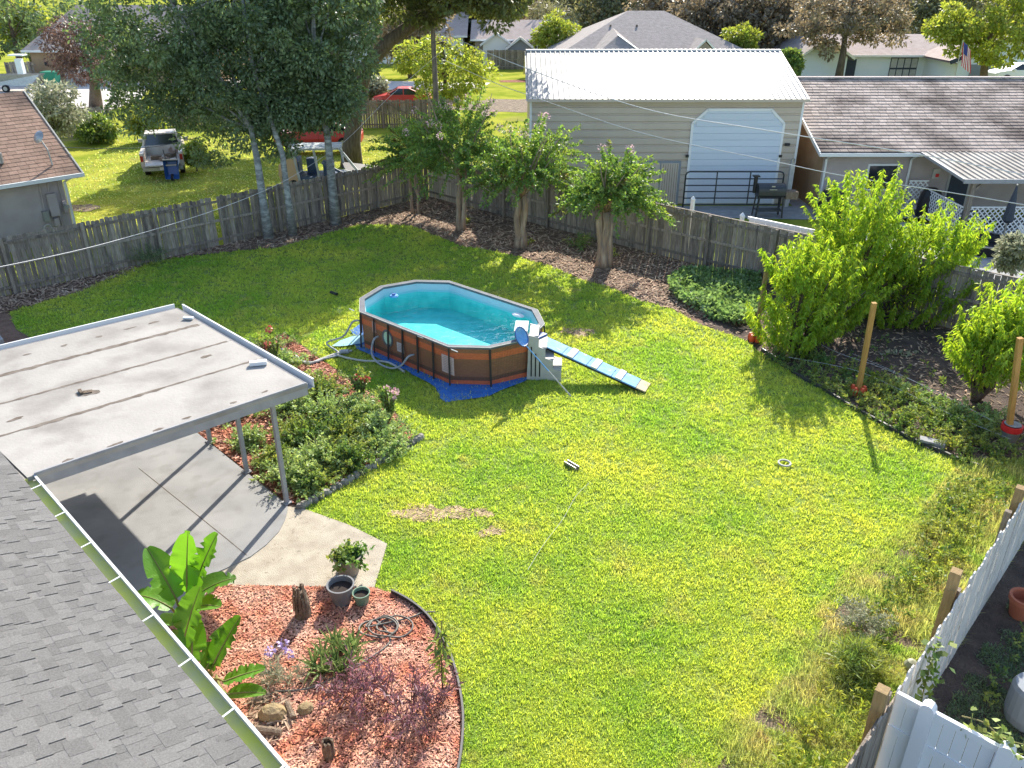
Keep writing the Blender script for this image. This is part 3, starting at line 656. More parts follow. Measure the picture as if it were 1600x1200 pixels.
# ================================================================ POOL
pa = R(-42.2); PC = (-1.67, 20.02, 0)
pool = thing('swimming_pool', 'oval above ground pool with wicker print wall and turquoise water', 'swimming pool', PC, pa)
rimp = [(2.8, 0), (2.45, 1.0), (1.68, 1.62), (-1.68, 1.62), (-2.45, 1.0), (-2.8, 0), (-2.45, -1.0), (-1.68, -1.62), (1.68, -1.62), (2.45, -1.0)]
PH = 1.05
def scl(p, k): # offset inward by k metres
    return [(x - k * x / math.hypot(x, y), y - k * y / math.hypot(x, y)) for x, y in p]
def dens(p, n=6):
    out = []
    for i in range(len(p)):
        a, b = p[i], p[(i + 1) % len(p)]
        for k in range(n): out.append((a[0] + (b[0] - a[0]) * k / n, a[1] + (b[1] - a[1]) * k / n))
    return out
def band(pa_, za, pb_, zb, mb, mi=0, flip=False):
    n = len(pa_); vs = [(x, y, za) for x, y in pa_] + [(x, y, zb) for x, y in pb_]
    fs = [(i, (i + 1) % n, n + (i + 1) % n, n + i) for i in range(n)]
    if flip: fs = [f[::-1] for f in fs]
    return mb.add(vs, fs, mi)
sm = []
for i in range(10):     # rounded liner outline
    sm.append(rimp[i])
o1, o2 = scl(rimp, .03), scl(rimp, .10)
lin = scl(rimp, .16)
wallm = band(scl(rimp, .05), .0, o1, PH - .02, MB()); wallm.build('pool_wall', mt['poolwall'], pool)
l = MB(); band(lin, .28, lin, .78, l, 0, True); band(lin, .78, scl(rimp, .12), PH - .01, l, 1, True); l.add([(x, y, .28) for x, y in lin], [tuple(range(10))], 0)
l.build('pool_liner', [mt['poolliner'], mt['poolupper']], pool)
MB().add([(x, y, .84) for x, y in scl(rimp, .155)], [tuple(range(10))]).build('water', mt['water'], pool)
for i in range(10):
    a, b = rimp[i], rimp[(i + 1) % 10]; ia, ib = scl([a], .14)[0], scl([b], .14)[0]
    m_ = MB(); z0, z1 = PH - .03, PH + .03
    m_.add([(a[0], a[1], z0), (b[0], b[1], z0), (ib[0], ib[1], z0), (ia[0], ia[1], z0), (a[0], a[1], z1), (b[0], b[1], z1), (ib[0], ib[1], z1), (ia[0], ia[1], z1)], [(3, 2, 1, 0), (4, 5, 6, 7), (0, 1, 5, 4), (1, 2, 6, 5), (2, 3, 7, 6), (3, 0, 4, 7)])
    m_.build('top_rail', mt['poolrim'], pool)
    oa, ob = scl([a], -.012)[0], scl([b], -.012)[0]
    MB().beam((oa[0], oa[1], PH + .028), (ob[0], ob[1], PH + .028), .012, .014).build('rail_lip', mt['offwhite'], pool)
legs = []
for i in range(10):
    a, b = rimp[i], rimp[(i + 1) % 10]; L_ = math.dist(a, b); n = 6 if L_ > 2.5 else 1
    for k in range(n): legs.append((a[0] + (b[0] - a[0]) * k / n, a[1] + (b[1] - a[1]) * k / n))
for x, y in legs:
    r = math.hypot(x, y); MB().beam((x * (1 + .0 / r), y * (1 + .0 / r), PH - .02), (x * (1 + .05 / r), y * (1 + .05 / r), .01), .04, .035).build('leg', mt['poolleg'], pool)
def on_wall(x, z, w, h, nm, m, t=.01, y=-1.605): return MB().box((x, y, z), (w, t, h)).build(nm, m, pool)
# porthole window on the near long side
pw = MB(); ring = [(.19, -.0), (.21, .012), (.17, .02), (.155, .012)]
n = 24; vs = []
for r_, d_ in ((.205, 0), (.205, .02), (.155, .02), (.155, .006)): vs += [(r_ * math.cos(2 * math.pi * k / n), -1.60 - d_, r_ * 1.15 * math.sin(2 * math.pi * k / n)) for k in range(n)]
pw.add(vs, [(i * n + k, i * n + (k + 1) % n, (i + 1) * n + (k + 1) % n, (i + 1) * n + k) for i in range(3) for k in range(n)])
po = pw.build('porthole', mt['poolrim'], pool); po.location = (-.62, 0, .62)
q = MB().add([(.157 * math.cos(2 * math.pi * k / n), -1.609, .18 * math.sin(2 * math.pi * k / n)) for k in range(n)], [tuple(range(n))]).build('porthole_glass', M('porthole_glass', (.45, .72, .62), (.5, .7, .5), 6, rough=.25), po)
lm = M('pale_printed_label', (.55, .42, .40), rough=.6); lk = M('label_ink', (.30, .22, .22), rough=.7); lw = M('grey_label', (.48, .45, .47), rough=.6)
for x, z, w, h, m in ((-.13, .5, .26, .25, lw), (1.62, .58, .42, .46, lm), (-1.15, .78, .15, .3, M('faded_logo', (.5, .3, .27), rough=.7))):
    q = on_wall(x, z, w, h, 'label', m)
    r_ = MB()
    for k in range(int(h / .045) - 1): r_.box((x + random.uniform(-.01, .01), -1.612, z + h / 2 - .04 - k * .045), (w * random.uniform(.6, .85), .003, .012))
    r_.build('label_print', lk, q)
for x in (.7, -2.0, 1.9): on_wall(x, PH - .0, .22, .02, 'rail_sticker', mt['white'], y=-1.64)
# ties (hose fittings)
tb = thing('blue_tarp', 'bright blue tarp spread on the grass under the pool', 'tarp', (PC[0], PC[1], 0), pa)
ol = dens([(2.5, 1.2), (1.7, 1.8), (-1.7, 1.75), (-2.9, 1.1), (-3.3, .1), (-2.9, -1.1), (-1.8, -1.8), (0.2, -1.78), (1.5, -1.95), (2.2, -2.3), (2.75, -1.4), (2.9, 0)], 4)
ol = [(x + random.uniform(-.04, .04), y + random.uniform(-.04, .04)) for x, y in ol]
m_ = MB(); n = len(ol); inn = scl(ol, .45); vs = [(x, y, .03 + random.uniform(0, .03)) for x, y in ol] + [(x, y, .055 + random.uniform(0, .02)) for x, y in inn]
m_.add(vs, [(i, (i + 1) % n, n + (i + 1) % n, n + i) for i in range(n)] + [tuple(range(n, 2 * n))])
m_.build('tarp_sheet', mt['tarp'], tb, smooth=True)
c = G(551, 533); o = sheet('pale_ground_cloth', blob(c[0] + .1, c[1] - .1, .55, .3, 16, .2, .6), .075, mt['palepool'], kind=None); tag(o, 'pale blue plastic cloth lying at the left end of the pool', 'ground cloth')
# hoses
def hosething(name, label, pts, r, m, cat='hose', group=None):
    o = MB().tube(smoothp(pts), r, 8).build(name, m, None, smooth=True); tag(o, label, cat, group); return o
def smoothp(pts, n=8):
    pts = [Vector(p) for p in pts]; out = []
    for i in range(len(pts) - 1):
        p0, p1, p2, p3 = pts[max(i - 1, 0)], pts[i], pts[i + 1], pts[min(i + 2, len(pts) - 1)]
        for k in range(n):
            t = k / n; out.append(.5 * ((2 * p1) + (p2 - p0) * t + (2 * p0 - 5 * p1 + 4 * p2 - p3) * t * t + (3 * p1 - p0 - 3 * p2 + p3) * t ** 3))
    return out + [pts[-1]]
def pl(x, y, z): return (PC[0] + x * math.cos(pa) - y * math.sin(pa), PC[1] + x * math.sin(pa) + y * math.cos(pa), z)
def gz(px, py, z=.06): g_ = G(px, py, z); return (g_[0], g_[1], z)
hosething('pool_hose', 'grey ribbed hose leaving the left end of the pool wall', [pl(-1.72, -1.6, .8), pl(-1.85, -1.75, .78), pl(-2.0, -2.0, .4), pl(-2.5, -2.2, .12), gz(530, 553), gz(500, 562)], .026, mt['greyhose'], group='grey pool hoses')
hosething('pool_hose', 'grey hose looping between the two fittings under the porthole', [pl(-1.0, -1.6, .56), pl(-1.02, -1.75, .5), pl(-.95, -1.9, .2), pl(-.6, -2.0, .07), pl(-.1, -2.0, .07), pl(.2, -1.9, .2), pl(.33, -1.75, .44), pl(.38, -1.6, .46)], .026, mt['greyhose'], group='grey pool hoses')
hosething('garden_hose', 'long off-white hose crossing the grass to the left of the pool', [gz(632, 581), gz(605, 566), gz(570, 564), gz(545, 560), gz(520, 555), gz(490, 566), gz(460, 560), gz(440, 545)], .03, mt['whitehose'])
hosething('garden_hose', 'second off-white hose lying beside the long one left of the pool', [gz(550, 548), gz(528, 552), gz(505, 560), gz(480, 568), gz(462, 556)], .035, mt['whitehose'])
c = gz(538, 550, .1); MB().tube([(c[0] - .12, c[1], .1), (c[0] + .12, c[1], .12)], .06, 10).build('hose_coupling', mt['greyhose'])
tag(bpy.data.objects['hose_coupling'], 'grey coupling joining hoses on the grass left of the pool', 'hose fitting')
# floating dispenser and skimmer
f_ = thing('chlorine_dispenser', 'small blue and white floating dispenser near the left pool end', 'pool float', pl(-2.35, .1, .84))
MB().lathe([(.0, 0), (.11, 0), (.13, .03), (.11, .06), (.0, .06)]).build('float_ring', mt['bluepaint'], f_); MB().lathe([(.0, .06), (.05, .06), (.05, .1), (0, .1)]).build('float_cap', mt['blueplastic'], f_)
sk = MB().lathe([(0, 0), (.14, 0), (.16, .03), (.1, .06), (0, .06)]).build('skimmer_lid', mt['white']); sk.location = pl(1.25, 1.35, .86); sk.scale = (1.3, .7, 1); sk.rotation_euler = (0, 0, pa); tag(sk, 'white oval skimmer float against the far pool wall', 'pool float')
# ---- resin steps over the right end
st = thing('pool_steps', 'grey-white resin pool steps straddling the right end of the pool', 'steps', (.50, 18.42, 0), R(-4))
def st_side(y):
    pr = [(-.15, 0), (1.0, 0), (1.0, .28), (.72, .34), (.72, .56), (.46, .62), (.46, .86), (.24, .92), (.24, 1.16), (-.1, 1.22), (-.12, .5)]
    n = len(pr); vs = [(a, y - .02, b) for a, b in pr] + [(a, y + .02, b) for a, b in pr]
    return MB().add(vs, [tuple(range(n)), tuple(range(2 * n - 1, n - 1, -1))] + [(i, i + n, (i + 1) % n + n, (i + 1) % n) for i in range(n)])
for y in (-.36, .36):
    sd_ = st_side(y).build('side_panel', mt['stepplastic'], st)
    for k, (x, h) in enumerate(((0, .8), (.14, .62), (.28, .42))): MB().box((x, y - .022, .12 + h / 2), (.045, .008, h)).build('slot', mt['blackplastic'], sd_)
for x, z in ((.86, .30), (.59, .58), (.35, .88), (.07, 1.18)): MB().box((x, 0, z), (.30, .68, .04)).build('tread', mt['stepplastic'], st)
st.scale = (.74, 1, 1)
# inner ladder box over the water
MB().box((-.36, 0, 1.14), (.38, .6, .26)).box((-.36, 0, 1.285), (.44, .66, .04)).build('platform', mt['stepplastic'], st)
for y in (-.25, .25): MB().box((-.5, y, .75), (.06, .06, .8)).build('inner_leg', mt['stepplastic'], st)
mm = MB()
for k in range(3): mm.box((-.56, -.2 + k * .2, 1.12), (.012, .05, .2))
mm.build('slots', mt['stain'], st)
# ---- dog ramp
RA = Vector(G(846, 531, .82) + (.82,)); x_, y_ = G(1012, 609); RB = Vector((x_, y_, .05))
d = (RB - RA); a = math.atan2(d.y, d.x); L_ = d.length; tilt = math.asin(-d.z / L_)
rp = thing('pool_ramp', 'long blue painted board ramp with pale battens from pool steps to lawn', 'ramp', RA); rp.rotation_euler = (0, tilt, a)
for k in range(4):
    MB().box((L_ * .115 + k * L_ * .23, 0, 0), (L_ * .225, .48, .03)).build('ramp_board', mt['bluepaint'], rp)
MB().box((L_ * .955, 0, 0), (L_ * .09, .48, .03)).build('ramp_end', mt['plywood'], rp)
for k in range(3): MB().box((L_ * (.30 + k * .225), 0, .03), (.16, .5, .025)).build('batten', mt['battens'], rp)
for y in (-.19, .19): MB().box((L_ * .48, y, -.045), (L_ * .92, .035, .06)).build('side_rail', mt['blackplastic'], rp)
c = (RA.x - .06, RA.y + .06, .92); o = MB().box(c, (.26, .34, .05), rz=pa).build('blue_step_cover', mt['blueplastic']); tag(o, 'blue folded cloth cover lying on the top pool step', 'step cover')
# ---- net on a pole leaning on the rim
tp = Vector(G(822, 540, 1.1) + (1.1,)); g_ = G(892, 621); bt = Vector((g_[0], g_[1], .03)); dd = (bt - tp).normalized()
nt_ = thing('pool_net', 'blue leaf net on a long pole leaning against the pool rim', 'pool net', tp)
MB().tube([Vector((0, 0, 0)), bt - tp], .014, 8).build('pole', mt['bluepaint'], nt_)
MB().tube([(bt - tp) * .5, bt - tp], .018, 8).build('pole_grip', mt['offwhite'], nt_)
n = 18; up = Vector((0, 0, 1)); s = dd.cross(up).normalized(); o_ = -dd * .6 + up * .4; o_.normalize()
ring = [o_ * (.24 + .24 * math.cos(2 * math.pi * k / n)) + s * .25 * math.sin(2 * math.pi * k / n) for k in range(n + 1)]
MB().tube(ring, .014, 6, cap=False).build('net_frame', mt['blueplastic'], nt_)
nm_ = s.cross(o_).normalized(); nm_ = nm_ if nm_.z < 0 else -nm_
MB().add([r_ for r_ in ring[:n]] + [o_ * (.24 + (r_ - o_ * .24).dot(o_) * .6) + s * r_.dot(s) * .6 + nm_ * .07 for r_ in ring[:n]], [(k, (k + 1) % n, n + (k + 1) % n, n + k) for k in range(n)] + [tuple(range(n, 2 * n))]).build('net_bag', mt['bluepaint'], nt_)
# ================================================================ BARN
def PL(px, py, P0, nrm):
    a = (px - 800) / FPX; b = (600 - py) / FPX; d = Vector((a, cP + b * sP, -sP + b * cP)); o = Vector((0, 0, CAMH)); n = Vector(nrm)
    return o + d * ((Vector(P0) - o).dot(n) / d.dot(n))
BX0, BX1, BY, BD, BE, BR = .78, 12.1, 35.4, 9.2, 4.5, 5.9
barn = thing('barn', 'tall tan metal barn with white ribbed roof and big white roll-up door', 'barn', (BX0, BY, 0))
W_ = BX1 - BX0
MB().add([(.02, .04, 0), (W_ - .02, .04, 0), (W_ - .02, .04, BE - .05), (.02, .04, BE - .05), (.02, BD, 0), (W_ - .02, BD, 0), (W_ - .02, BD, BE - .05), (.02, BD, BE - .05), (.02, BD / 2, BR - .08), (W_ - .02, BD / 2, BR - .08)],
    [(0, 1, 2, 3), (5, 4, 7, 6), (4, 0, 3, 8, 7), (1, 5, 6, 9, 2)]).build('wall', mt['barnwall'], barn)
wl = [o for o in bpy.data.objects if o.name.startswith('wall') and o.parent == barn][0]
n = 14; hs = (BE - .1) / n
for k in range(n):
    z0 = .02 + k * hs
    pr = [(0, 0), (-.035, .02), (-.035, hs * .80), (.012, hs * .88), (.012, hs - .004), (.03, hs - .004), (.03, 0)]
    m_ = MB(); vs = [(.0, y, z0 + z) for y, z in pr] + [(W_, y, z0 + z) for y, z in pr]; q = len(pr)
    m_.add(vs, [tuple(range(q))[::-1], tuple(range(q, 2 * q))] + [(i, (i + 1) % q, q + (i + 1) % q, q + i) for i in range(q)]); m_.build('siding_panel', mt['barnwall'], wl)
ang = math.atan((BR - BE) / (BD / 2)); sl = (BD / 2 + .35) / math.cos(ang)
def rib_panel(w, L_, ribs, hgt=.04):
    pr = []; s = w / ribs
    for i in range(ribs): pr += [(i * s, 0), (i * s + s * .62, 0), (i * s + s * .72, hgt), (i * s + s * .84, hgt), (i * s + s * .94, 0)]
    pr.append((w, 0)); q = len(pr); mi = [1 if (i % 5) == 3 else 0 for i in range(q - 1)]; vs = [(x, 0, z) for x, z in pr] + [(x, L_, z) for x, z in pr]  # one side of every rib takes the grey slot: rib shade painted in
    me = bpy.data.meshes.new('roof_panel'); me.from_pydata(vs, [], [(i, i + 1, q + i + 1, q + i) for i in range(q - 1)]); me.polygons.foreach_set('material_index', mi); return me
rm = rib_panel(.8857, sl, 4); rm.materials.append(mt['barnroof']); rm.materials.append(mt['galv'])  # second slot greys the rib sides in place of shade, not bare metal
rf = MB().add([(-.2, -.33, BE - .14), (W_ + .2, -.33, BE - .14), (W_ + .2, BD / 2, BR - .04), (-.2, BD / 2, BR - .04), (W_ + .2, BD + .33, BE - .14), (-.2, BD + .33, BE - .14)], [(0, 1, 2, 3), (3, 2, 4, 5)]).build('roof', mt['barnroof'], barn)
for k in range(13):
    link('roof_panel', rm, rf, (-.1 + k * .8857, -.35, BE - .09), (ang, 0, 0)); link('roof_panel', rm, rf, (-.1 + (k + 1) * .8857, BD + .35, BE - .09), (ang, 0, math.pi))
MB().box((W_ / 2, BD / 2, BR + .02), (W_ + .3, .3, .04)).build('ridge_cap', mt['white'], rf)
MB().box((W_ / 2, -.37, BE - .13), (W_ + .3, .03, .12)).build('eave_trim', mt['barnwall'], barn)
for x in (0, W_): MB().box((x, -.03, BE / 2), (.09, .05, BE - .1)).build('corner_trim', mt['white'], barn)
def bx(px, py): p = PL(px, py, (0, BY, 0), (0, 1, 0)); return p.x - BX0, p.z
(dx0, dz1), (dx1, _) = bx(1077, 171), bx(1222, 171); dx0 = bx(1076, 250)[0]; dx1 = bx(1216, 250)[0]; dz1 = bx(1100, 171)[1]
door = thing_door = MB().add([(dx0, -.05, .03), (dx1, -.05, .03), (dx1, -.05, dz1 - .55), (dx1 - .6, -.05, dz1), (dx0 + .6, -.05, dz1), (dx0, -.05, dz1 - .55)], [(0, 1, 2, 3, 4, 5)]).build('rollup_door', mt['rollup'], barn)
k = 0; z = .05
while z < dz1 - .05:
    h = .27; z2 = min(z + h, dz1 - .02); ins = max(0, (z2 - (dz1 - .55)) / .55 * .6)
    MB().box(((dx0 + dx1) / 2, -.065, (z + z2) / 2), (dx1 - dx0 - 2 * ins - .04, .03, z2 - z - .025)).build('door_slat', mt['rollup'], door); z += h
out = [(dx0, .03), (dx0, dz1 - .55), (dx0 + .6, dz1), (dx1 - .6, dz1), (dx1, dz1 - .55), (dx1, .03)]
m_ = MB()
for a, b in zip(out[:-1], out[1:]): m_.beam((a[0], -.07, a[1]), (b[0], -.07, b[1]), .1, .05, up=(0, 1, 0))
m_.build('door_trim', mt['white'], barn)
sdr = MB().box((bx(1030, 280)[0], -.05, .92), (1.75, .06, 1.9)).build('side_door_frame', mt['shedgrey'], barn)
for k in range(2): MB().box((bx(1030, 280)[0] - .4 + k * .8, -.09, .9), (.74, .03, 1.76)).build('side_door', mt['barnwall'], sdr)
for k in range(7): MB().box((bx(1030, 280)[0] + .12 + k * .1, -.108, .9), (.015, .01, 1.7)).build('door_groove', mt['stain'], sdr)
for px, py in ((1229, 225), (1218, 243), (1073, 243)):
    x, z = bx(px, py); MB().box((x, -.1, z), (.2 if px == 1229 else .12, .12, .1)).build('wall_light', mt['blackplastic'], barn)
# farm gate
g0, g1 = PL(1069, 300, (0, 34.5, 0), (0, 1, 0)).x, PL(1221, 300, (0, 34.5, 0), (0, 1, 0)).x
gt = thing('farm_gate', 'dark tubular steel farm gate standing before the white roll-up door', 'gate', (g0, 34.5, 0)); GW = g1 - g0
MB().tube([(0, 0, .1), (0, 0, 1.45), (.05, 0, 1.55), (.16, 0, 1.6), (GW - .16, 0, 1.6), (GW - .05, 0, 1.55), (GW, 0, 1.45), (GW, 0, .1)], .035, 8).build('gate_frame', mt['darkmetal'], gt, smooth=True)
for z in (.2, .48, .76, 1.02, 1.3): MB().tube([(0, 0, z), (GW, 0, z)], .026, 6).build('gate_bar', mt['darkmetal'], gt)
for x in (GW * .32, GW * .66): MB().box((x, 0, .88), (.05, .03, 1.4)).build('upright', mt['darkmetal'], gt)
# pellet grill
c = PL(1187, 326, (0, 0, 0), (0, 0, 1)); gr = thing('barbecue_grill', 'black barrel grill with chimney on four legs in front of the farm gate', 'grill', (c.x, 33.3, 0))
bd = MB(); prof = [(.3 * math.cos(t), 1.12 + .27 * math.sin(t)) for t in [R(a) for a in range(0, 181, 20)]] + [(-.3, .95), (-.2, .85), (.2, .85), (.3, .95)]; q = len(prof)
bd.add([(-.62, y, z) for y, z in prof] + [(.5, y, z) for y, z in prof], [tuple(range(q))[::-1], tuple(range(q, 2 * q))] + [(i, (i + 1) % q, q + (i + 1) % q, q + i) for i in range(q)])
bd.build('barrel', mt['darkmetal'], gr)
for x in (-.55, .42):
    for y in (-.24, .24): MB().beam((x, y, .9), (x * 1.12, y * 1.1, 0), .06, .06).build('leg', mt['darkmetal'], gr)
MB().box((-.05, 0, .3), (1.05, .5, .04)).build('lower_shelf', mt['darkmetal'], gr); MB().box((.78, 0, .93), (.5, .45, .3)).build('hopper', mt['deadwood'], gr)
MB().tube([(-.72, 0, 1.0), (-.72, 0, 1.65)], .08, 10).build('chimney', mt['blackplastic'], gr); MB().box((-.72, 0, 1.68), (.26, .26, .05)).build('chimney_cap', mt['blackplastic'], gr)
MB().box((-.05, -.33, 1.2), (.3, .03, .03)).build('handle', mt['galv'], gr); MB().box((-.05, -.3, 1.32), (.14, .02, .05)).build('lid_badge', mt['galv'], gr)
c = G(1228, 323); o = thing('utility_post', 'pale utility post beside the right corner of the barn', 'post', (c[0], c[1], 0)); MB().box((0, 0, .95), (.16, .16, 1.9)).build('shaft', mt['offwhite'], o); MB().tube([(0, 0, 1.9), (0, 0, 2.05)], .09, 8).build('cap', mt['galv'], o)

# ================================================================ NEIGHBOUR HOUSE (right)
NX, NYe, NYr, NZe, NZr = 12.6, 33.9, 40.4, 2.5, 4.66
nh = thing('brown_roof_house', 'long low house under streaked brown shingle roof right of the barn', 'house', (NX, NYe, 0))
MB().add([(.35, .5, 0), (22, .5, 0), (22, .5, 2.5), (.35, .5, 2.5), (.35, 12.5, 0), (.35, 12.5, 2.5), (.35, 6.5, 4.5), (22, 12.5, 0), (22, 12.5, 2.5)], [(0, 1, 2, 3), (4, 0, 3, 6, 5), (7, 4, 5, 8)]).build('wall', mt['tanstucco'], nh)
MB().add([(.36, .485, 0), (22, .485, 0), (22, .485, 2.5), (.36, .485, 2.5)], [(0, 1, 2, 3)]).build('front_wall', mt['stucco'], nh)
an = math.atan((NZr - NZe) / (NYr - NYe)); Lr = (NYr - NYe) / math.cos(an)
nr = MB().add([(0, 0, NZe - .02), (22, 0, NZe - .02), (22, 6.5, NZr - .02), (0, 6.5, NZr - .02), (22, 13, NZe), (0, 13, NZe), (0, 0, NZe - .16), (22, 0, NZe - .16), (0, 6.5, NZr - .2)], [(0, 1, 2, 3), (3, 2, 4, 5), (6, 7, 1, 0), (6, 0, 3, 8)]).build('roof', mt['deck'], nh)
m_ = MB(); ex = .28; nrow = int(Lr / ex)
for k in range(nrow + 1):
    x = -random.uniform(0, .3) - .02; s0 = k * ex
    while x < 21.9:
        w = .33; hx = max(0.0, x); y = (s0 + ex / 2) * math.cos(an); z = NZe + (s0 + ex / 2) * math.sin(an) + .015
        if y < 6.5: m_.box((hx + w / 2, y, z + random.uniform(0, .006)), (w - .014, ex + .03, .045), rx=an - .09)
        x += w
tag(m_.build('shingle_courses', mt['brshingle'], nr), kind='stuff')
MB().box((11, 6.5, NZr + .04), (22, .35, .06)).build('ridge_cap', mt['stucco'], nr)
MB().box((11, -.07, NZe - .08), (22.1, .12, .13)).build('gutter', mt['gutter'], nh)
MB().beam((-.02, 0, NZe - .05), (-.02, 6.5, NZr - .03), .05, .16).build('rake_trim', mt['gutter'], nh)
for x in (.45, 3.98): MB().tube([(x, -.05, NZe - .1), (x, .4, NZe - .35), (x, .42, .25), (x, .2, .1)], .05, 6).build('downspout', mt['gutter'], nh)
MB().beam((20.6 - 1.6, 1.2, 3.1), (20.6 - 1.75, .5, 2.85), .06, .04).build('roof_bracket', mt['stain'], nr)
wf = MB().box((6.2, .46, 1.0), (.95, .06, 2.0)).build('door_frame', mt['offwhite'], nh); MB().box((6.2, .42, 1.0), (.8, .03, 1.9)).build('door', mt['darkblue'], wf)
wf = MB().box((2.9, .46, 1.4), (1.3, .06, 1.1)).build('window', mt['white'], nh); MB().box((2.9, .42, 1.4), (1.15, .03, .95)).build('pane', mt['glass'], wf)
MB().box((5.15, .44, 1.55), (.3, .04, .4)).build('wall_plaque', mt['offwhite'], nh); MB().box((5.2, .42, 1.48), (.14, .03, .14)).build('red_ornament', mt['red'], nh)
# patio cover of the neighbour
P1 = PL(1440, 242, (0, 33.75, 0), (0, 1, 0)); P2 = PL(1510, 284, (0, 30.1, 0), (0, 1, 0))
nc_ = thing('ribbed_patio_roof', 'white ribbed metal patio roof on posts attached to the brown roof house', 'patio roof', (P1.x, 30.1, 0)); z1, z2 = 2.50, 2.22
Lp = math.hypot(3.65, z1 - z2); rp_ = rib_panel(.52, Lp, 2, .05); rp_.materials.append(mt['carproof']); rp_.materials.append(mt['galv'])  # same painted-in shade on the rib sides as the barn roof
for k in range(19): link('roof_panel', rp_, nc_, (k * .52, 0, z2 + .03), (math.atan((z1 - z2) / 3.65), 0, 0))
m_ = MB().box((4.9, -.04, z2 - .02), (9.9, .08, .16)).box((-.03, 1.8, (z1 + z2) / 2), (.05, 3.7, .1), rx=math.atan((z1 - z2) / 3.65)); m_.build('fascia', mt['trimgrey'], nc_)
for x in (.45, 5.2, 9.5):
    MB().box((x, .15, 1.08), (.14, .14, 2.15)).build('post', mt['wood'], nc_); MB().beam((x, .15, 1.75), (x + .35, .15, 2.12), .08, .08).build('brace', mt['wood'], nc_)
def lattice(lb, a, b, z0, z1):
    a = Vector((a[0], a[1], 0)); b = Vector((b[0], b[1], 0)); d = b - a; L_ = d.length; H_ = z1 - z0
    o = thing('lattice_panel', lb, 'lattice', a, math.atan2(d.y, d.x), 'white lattice panels'); m_ = MB(); s = .2
    k = -int(H_ / s)
    while k * s < L_:
        for sg in (1, -1):
            x0 = k * s; pts = []
            xa, za, xb, zb = x0, 0, x0 + H_, H_
            if xa < 0: za += -xa; xa = 0
            if xb > L_: zb -= xb - L_; xb = L_
            if xb - xa > .04:
                if sg < 0: za, zb = H_ - za, H_ - zb
                m_.beam((xa, .008 * sg, z0 + za), (xb, .008 * sg, z0 + zb), .042, .012, up=(0, 1, 0))
        k += 1
    tag(m_.build('lattice_strips', mt['white'], o), kind='stuff')
    MB().box((L_ / 2, 0, z1), (L_, .04, .05)).build('top_rail', mt['white'], o)
    MB().box((L_ / 2, 0, z0), (L_, .04, .05)).build('bottom_rail', mt['white'], o)
X2 = P1.x + .45
lattice('white lattice panel running back from the patio roof corner post', (X2 - .1, 33.2), (X2 - .1, 30.4), .05, 1.15)
lattice('long white lattice panel under the front edge of the ribbed patio roof', (X2 + .1, 30.2), (X2 + 3.2, 30.2), .1, 1.2)
lattice('low white lattice panel in front of the ribbed patio roof by the frame edge', (18.2, 28.6), (20.6, 26.4), .1, .95)
lattice('narrow white lattice panel against the dark house wall left of the patio', (NX + 3.9, 33.9), (NX + 4.7, 33.9), .2, 1.35)
for px, py, sx, lb in ((1292, 335, 1.0, 'tall black covered grill beside the downspout of the brown roof house'), (1424, 325, .8, 'black covered grill in the shade against the brown roof house wall')):
    c = G(px, py); o = MB().lathe([(.55 * sx, 0), (.58 * sx, .5), (.52 * sx, .9), (.4 * sx, 1.1), (.15, 1.2), (0, 1.21)], seg=14).build('covered_grill', mt['blackplastic']); o.location = (c[0], min(c[1], 33.3), 0); tag(o, lb, 'covered grill')
c = G(1548, 398); o = thing('raised_tub', 'dark round pond tub with pale rim on the neighbour patio', 'tub', (c[0], c[1] + .6, 0)); MB().lathe([(1.0, 0), (1.1, .35), (1.0, .35), (.95, .1), (0, .1)], seg=28).build('tub_wall', mt['blackplastic'], o); MB().lathe([(1.06, .35), (1.14, .37), (1.14, .40), (1.02, .40)], seg=28).build('tub_rim', mt['galv'], o)
c = G(1572, 352, .8)
o = thing('patio_umbrella', 'closed dark patio umbrella beside the lattice at the right frame edge', 'umbrella', (c[0], c[1], 0)); MB().tube([(0, 0, 0), (0, 0, 2.3)], .03, 6).build('pole', mt['galv'], o); MB().lathe([(.02, 2.3), (.12, 1.7), (.2, 1.0), (.1, .9)], seg=8).build('canopy', mt['darkblue'], o)

# ================================================================ NEIGHBOUR HOUSE (left)
E_ = G(127, 268, 2.5); lh = thing('tan_roof_house', 'stucco house with tan shingle roof and meter boxes at the left edge', 'house', (E_[0], E_[1], 0), VA)
RL, RH = 4.15, 2.5; an = math.atan(RH / RL)
rb = MB(); Q = 11.0
rb.add([(0, 0, 2.46), (-Q, 0, 2.46), (-Q, RL, 2.46 + RH), (0, RL, 2.46 + RH), (0, 2 * RL, 2.46), (-Q, 2 * RL, 2.46), (0, 0, 2.3), (-Q, 0, 2.3)], [(1, 0, 3, 2), (2, 3, 4, 5), (7, 6, 0, 1)])
lr = rb.build('roof', mt['deck'], lh); m_ = MB(); ex = .2
for k in range(int(RL / math.cos(an) / ex) + 1):
    s0 = k * ex; x = random.uniform(0, .3)
    while x > -Q + .3:
        w = .3; y = (s0 + ex / 2) * math.cos(an); z = 2.47 + (s0 + ex / 2) * math.sin(an)
        if y < RL: m_.box((min(x, 0) - w / 2, y, z + random.uniform(0, .004)), (w - .008, ex + .03, .015), rx=an - .05)
        x -= w
tag(m_.build('shingle_courses', mt['tanshingle'], lr), kind='stuff')
MB().beam((.03, 0, 2.42), (.03, RL, 2.42 + RH), .05, .16).build('rake_trim', mt['offwhite'], lh)
MB().box((-Q / 2, -.06, 2.40), (Q + .1, .13, .13)).build('gutter', mt['gutter'], lh)
